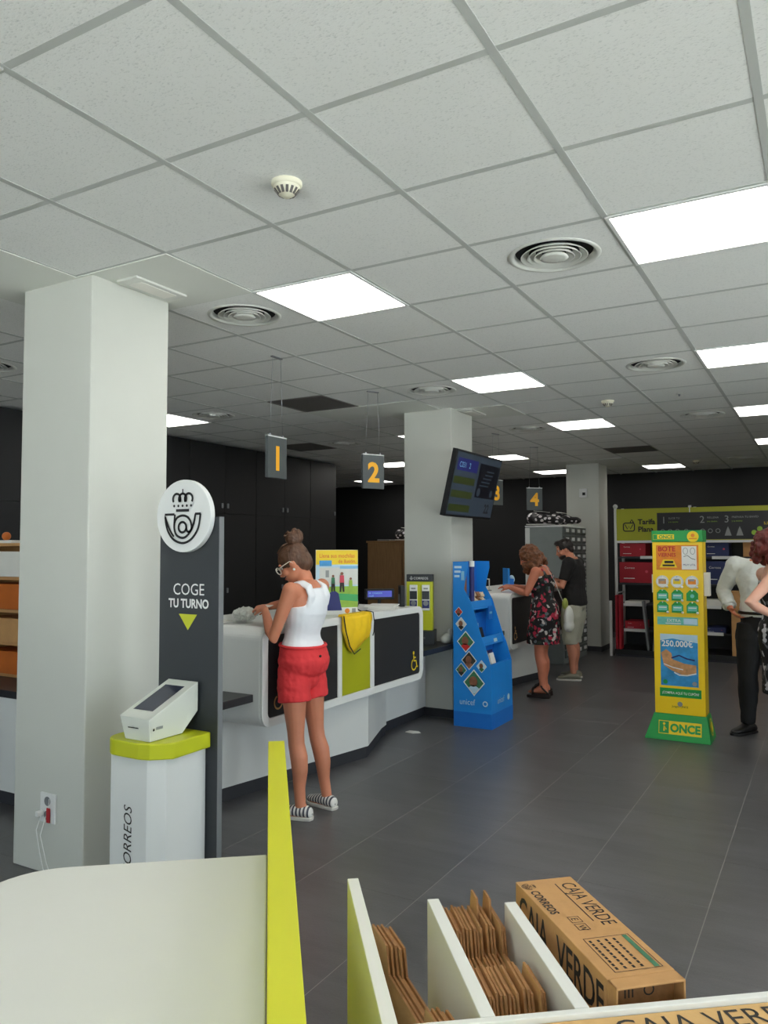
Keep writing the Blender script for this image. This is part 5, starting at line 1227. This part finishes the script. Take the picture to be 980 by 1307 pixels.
# ---- woman in floral dress at the second counter
def woman_two():
    r = thing('person', 'person in dark floral dress writing at the second counter', 'person', (-2.655, 8.03, 0), PI)
    J = dict(table=TORSO_F, wide=1.12, pelvis=(-.02,0,.90), chest=(-.02,0,1.20), neck=(.02,0,1.375), shL=(.0,.180,1.315), shR=(.02,-.18,1.32), elL=(.085,.235,1.09), elR=(.12,-.215,1.10), wrL=(.30,.13,1.145), wrR=(.33,-.06,1.15),
             hipL=(-.02,.09,.86), hipR=(-.02,-.09,.86), knL=(.0,.085,.46), knR=(.02,-.085,.46), anL=(-.03,.08,.115), anR=(.0,-.08,.115), footL=(1,.12,0), footR=(1,-.12,0), head=(.13,.01,1.475), yaw=.25, pitch=.5, hs=1.0)
    b, M = body(J, r, 'skin_rosy', [('L', (.9,-.3,.08), (.1,-.3,-.95), 1, .28), ('R', (.9,.3,.08), (.1,.3,-.95), -1, .28)], 1.05, .0075, kl=1.0)
    bm = bmesh.new(); torso(bm, J, .20, .86, .014, 14)
    f0, f1 = torso_ring(J, .30), torso_ring(J, .10)
    bm_loft(bm, [(f0[0], f0[1]*1.10, f0[2]*1.14), (f1[0], f1[1]*1.16, f1[2]*1.22), ((-.02,0,.72), (0,.205,0), (.165,0,0)), ((-.015,0,.56), (0,.215,0), (.172,0,0))])
    for s in (-1, 1):
        f = torso_ring(J, .86); A = f[0]+f[1].normalized()*s*.105; fw = f[2].normalized()
        P = [A+fw*.085+V((0,0,-.05)), A+fw*.06+V((0,0,.045)), A+V((0,0,.085)), A-fw*.06+V((0,0,.055)), A-fw*.09+V((0,0,-.04))]
        bm_loft(bm, [(p, f[1].normalized()*.045, (fw*.5+V((0,0,.8))).normalized()*.016 if 0 < i < 4 else fw*.02) for i, p in enumerate(P)])
    soft('dress', bm, 'floral_dress', r, .008, 4, (.10, .014))
    bm = bmesh.new(); R3 = M.to_3x3()
    bm_ball(bm, M @ V((-.02, 0, .03)), (.108, .098, .100), R3, 18, 12); rnd = random.Random(3)
    for k in range(60):
        a = rnd.uniform(.5, 2*PI-.5); u = rnd.uniform(0, 1); rr = .085+.045*u
        p = M @ V((-.025+rr*math.cos(a), rr*math.sin(a), .06-.04*u)); p = p+V((-.06*u, 0, -.17*u)); bm_ball(bm, p, .026+.012*rnd.random(), seg=8, rings=6)
    soft('hair', bm, 'hair_auburn', r, .009, 1, (.03, .03))
    for s in 'LR':                                                               # wedge sandals
        a = V(J['an'+s]); d = V(J['foot'+s]).normalized(); q = thing_part('sandal', r); q.location = (a.x, a.y, 0); q.rotation_euler = (0,0,math.atan2(d.y, d.x))
        bm = bmesh.new(); bm_prism(bm, [(-.075,0),(-.03,0),(.05,0),(.16,0),(.165,.03),(.12,.032),(.03,.045),(-.07,.048)], 'y', -.042, .042); obj('wedge_sole', bm, 'leather_dark', q, .006)
        tube('strap', [(.10,-.044,.03),(.10,-.03,.085),(.10,0,.10),(.10,.03,.085),(.10,.044,.03)], .013, 'leather_dark', q); tube('strap', [(-.06,-.036,.05),(0,-.046,.11),(.028,0,.145),(0,.046,.11),(-.06,.036,.05),(-.075,0,.07)], .010, 'leather_dark', q, 8, True)
        tube('strap', [(.09,0,.10),(.05,0,.13),(.028,0,.145)], .010, 'leather_dark', q)
woman_two()
t = thing('shoulder_bag', 'white shoulder bag with long pale strap on the woman in floral dress', 'bag', (-2.655, 8.03, 0), PI)
bm = bmesh.new(); bm_ball(bm, (-.275,-.06,.83), (.045,.10,.13)); bm_ball(bm, (-.275,-.06,.75), (.05,.10,.07)); o = obj('body', bm, 'bag_white', t); md = o.modifiers.new('r', 'REMESH'); md.mode = 'VOXEL'; md.voxel_size = .012; md.use_smooth_shade = True
bm = bmesh.new(); P = [(.10,-.02,1.30),(.06,.06,1.385),(.0,.10,1.405),(-.09,.09,1.36),(-.165,.06,1.22),(-.215,.02,1.06),(-.25,-.03,.94)]; bm_loft(bm, [(p, (0,.012,.006), (.006,0,.006)) for p in P]); obj('strap', bm, 'bag_white', t)
bm = bmesh.new(); bm_ball(bm, (-.245,-.03,.98), (.03,.05,.06)); obj('scarf', bm, 'bag_green', t, smooth=True)

# ---- man in black T-shirt
def man_one():
    r = thing('person', 'person in black T-shirt and khaki shorts at the second counter', 'person', (-2.72, 9.3, 0), PI)
    J = dict(table=TORSO_M, wide=1.04, pelvis=(-.05,0,.91), chest=(-.06,0,1.26), neck=(-.02,0,1.45), shL=(-.05,.205,1.385), shR=(-.04,-.205,1.385), elL=(.02,.265,1.11), elR=(.06,-.255,1.12), wrL=(.245,.19,1.18), wrR=(.27,-.12,1.18),
             hipL=(-.05,.095,.88), hipR=(-.05,-.095,.88), knL=(-.03,.12,.47), knR=(-.01,-.11,.47), anL=(-.07,.13,.08), anR=(-.02,-.12,.08), footL=(1,.25,0), footR=(1,-.2,0), head=(.055,.01,1.555), yaw=.35, pitch=.35, hs=1.0)
    b, M = body(J, r, 'skin_man', [('L', (.95,-.2,-.05), (.1,-.9,-.3), 1, .7), ('R', (.95,.2,-.05), (.1,.9,-.3), -1, .7)], 1.12, .0075, kl=1.05)
    bm = bmesh.new(); torso(bm, J, .10, .965, .016, 16, lambda t: (.010 if t < .5 else 0, .012 if t < .6 else 0))
    for s in 'LR':
        arm(bm, J, s, 1.2, .016, .72); c = torso_ring(J, .88)[0]; bm_tube(bm, [c, J['sh'+s]], [.09, .078], 12)
    soft('t_shirt', bm, 'cotton_black', r, .008, 4, (.10, .012))
    bm = bmesh.new(); torso(bm, J, .0, .22, .018, 8)
    for s in 'LR': leg(bm, J, s, 1.15, .028, 1.12)
    soft('shorts', bm, 'cotton_khaki', r, .008, 3, (.08, .02))
    for s in 'LR': shoe(r, J['an'+s], J['foot'+s], 'shoe_grey', L=1.08, top=.085)
    bm = bmesh.new(); R3 = M.to_3x3(); bm_ball(bm, M @ V((-.016, 0, .034)), (.104, .083, .092), R3, 18, 12); bm_ball(bm, M @ V((-.062, 0, -.02)), (.044, .066, .06), R3); bm_ball(bm, M @ V((.055, 0, .095)), (.045, .06, .03), R3)
    soft('hair', bm, 'hair_dark', r, .007, 2, (.02, .010))
    bm = bmesh.new(); bm_loft(bm, [(M @ V((max((x0+x1)/2, (x0-.075)*.5+.035), 0, z-.003)), R3 @ V((0, w+.004, 0)), R3 @ V((-(x0-max(x1, -.02))/2-.003, 0, 0))) for z, x0, x1, w in HEAD[:4]])
    soft('beard', bm, 'hair_dark', r, .006, 1)
man_one()

# ---- man in white shirt, hand on hip
def man_two():
    r = thing('person', 'person in white shirt and black trousers with hand on hip', 'person', (-.49, 7.27, 0), -PI/2-.08)
    J = dict(table=TORSO_M, wide=1.0, pelvis=(0,0,.95), chest=(0,0,1.28), neck=(.0,0,1.48), shL=(0,.195,1.41), shR=(0,-.195,1.41), elL=(-.06,.32,1.18), elR=(-.06,-.315,1.19), wrL=(.06,.23,1.04), wrR=(.07,-.235,1.045),
             hipL=(0,.095,.92), hipR=(0,-.095,.92), knL=(.02,.12,.5), knR=(.02,-.12,.5), anL=(0,.14,.085), anR=(0,-.13,.085), footL=(1,.35,0), footR=(1,-.55,0), head=(.03,.07,1.60), yaw=.5, pitch=.1)
    b, M = body(J, r, 'skin_rosy', [('L', (.5,-.55,-.45), (0,-.8,.5), -1, .35), ('R', (.55,.55,-.55), (0,.8,.5), 1, .35)], 1.08, .007, kl=1.0)
    bm = bmesh.new(); torso(bm, J, .20, .965, .020, 16)
    for s in 'LR':
        arm(bm, J, s, 1.18, .020, 1.86); c = torso_ring(J, .88)[0]; bm_tube(bm, [c, J['sh'+s]], [.09, .075], 12)
    soft('shirt', bm, 'shirt_white', r, .008, 3, (.08, .022))
    for s in 'LR':
        p = chain([J['sh'+s], J['el'+s], J['wr'+s]], [1.80, 1.93]); tube('cuff', p, .041, 'shirt_white', r, 14)
    bm = bmesh.new(); torso(bm, J, .0, .27, .014, 8)
    for s in 'LR': leg(bm, J, s, 1.08, .022, 2.0)
    soft('trousers', bm, 'trouser_black', r, .008, 3, (.10, .012))
    f = torso_ring(J, .26); bm = bmesh.new(); bm_tube(bm, [f[0]+f[1].normalized()*(f[1].length+.02)*math.cos(a)+f[2].normalized()*(f[2].length+.02)*math.sin(a) for a in [2*PI*i/28 for i in range(28)]], .014, 6, closed=True); obj('belt', bm, 'shoe_dark', r, smooth=True)
    for s in 'LR': shoe(r, J['an'+s], J['foot'+s], 'shoe_dark', L=1.1, top=.09)
    bm = bmesh.new(); R3 = M.to_3x3(); bm_ball(bm, M @ V((-.016, 0, .034)), (.104, .083, .092), R3, 18, 12); soft('hair', bm, 'hair_dark', r, .008, 2, (.02, .008))
man_two()

# ---- red haired woman at the edge of the picture
def woman_three():
    r = thing('person', 'person with curly dark red hair in black and white dress', 'person', (-.295, 6.495, 0), math.radians(29))
    J = dict(table=TORSO_F, wide=1.08, pelvis=(-.02,0,.92), chest=(-.05,0,1.24), neck=(-.06,0,1.42), shL=(-.06,.175,1.36), shR=(-.135,-.175,1.365), elL=(.05,.22,1.09), elR=(-.36,-.235,1.165), wrL=(.22,.10,1.10), wrR=(-.155,-.20,1.07),
             hipL=(0,.09,.88), hipR=(0,-.09,.88), knL=(.02,.09,.47), knR=(.02,-.09,.47), anL=(.02,.09,.08), anR=(.0,-.09,.08), footL=(1,.12,0), footR=(1,-.12,0), head=(-.035,0,1.575), yaw=-.1, pitch=.1)
    b, M = body(J, r, 'skin_pale', [('L', (.9,-.3,0), (0,-.4,-.9), 1, .5), ('R', (.95,.1,-.25), (0,.9,-.2), -1, .5)], 1.0, .0065)
    bm = bmesh.new(); torso(bm, J, .20, .88, .014, 14); f0, f1 = torso_ring(J, .30), torso_ring(J, .10)
    bm_loft(bm, [(f0[0], f0[1]*1.06, f0[2]*1.08), (f1[0], f1[1]*1.10, f1[2]*1.12), ((0,0,.72), (0,.19,0), (.145,0,0)), ((0,0,.48), (0,.195,0), (.15,0,0))])
    for s in (-1, 1):
        f = torso_ring(J, .86); A = f[0]+f[1].normalized()*s*.10; fw = f[2].normalized(); P = [A+fw*.085+V((0,0,-.05)), A+fw*.06+V((0,0,.045)), A+V((0,0,.08)), A-fw*.06+V((0,0,.05)), A-fw*.09+V((0,0,-.04))]
        bm_loft(bm, [(p, f[1].normalized()*.042, (fw*.5+V((0,0,.8))).normalized()*.016 if 0 < i < 4 else fw*.02) for i, p in enumerate(P)])
    soft('dress', bm, 'black_white_dress', r, .008, 4)
    bm = bmesh.new(); R3 = M.to_3x3(); rnd = random.Random(9); bm_ball(bm, M @ V((-.03, 0, .03)), (.115, .108, .108), R3, 18, 12)
    for k in range(70):
        a = rnd.uniform(.6, 2*PI-.6); u = rnd.uniform(0, 1); rr = .10+.03*math.sin(u*PI); p = M @ V((-.03+rr*math.cos(a), rr*math.sin(a), .07-.2*u)); bm_ball(bm, p, .026+.012*rnd.random(), seg=8, rings=6)
    soft('hair', bm, 'hair_red', r, .009, 1, (.03, .03))
    for s in 'LR': shoe(r, J['an'+s], J['foot'+s], 'leather_dark', L=.95, top=.06)
woman_three()
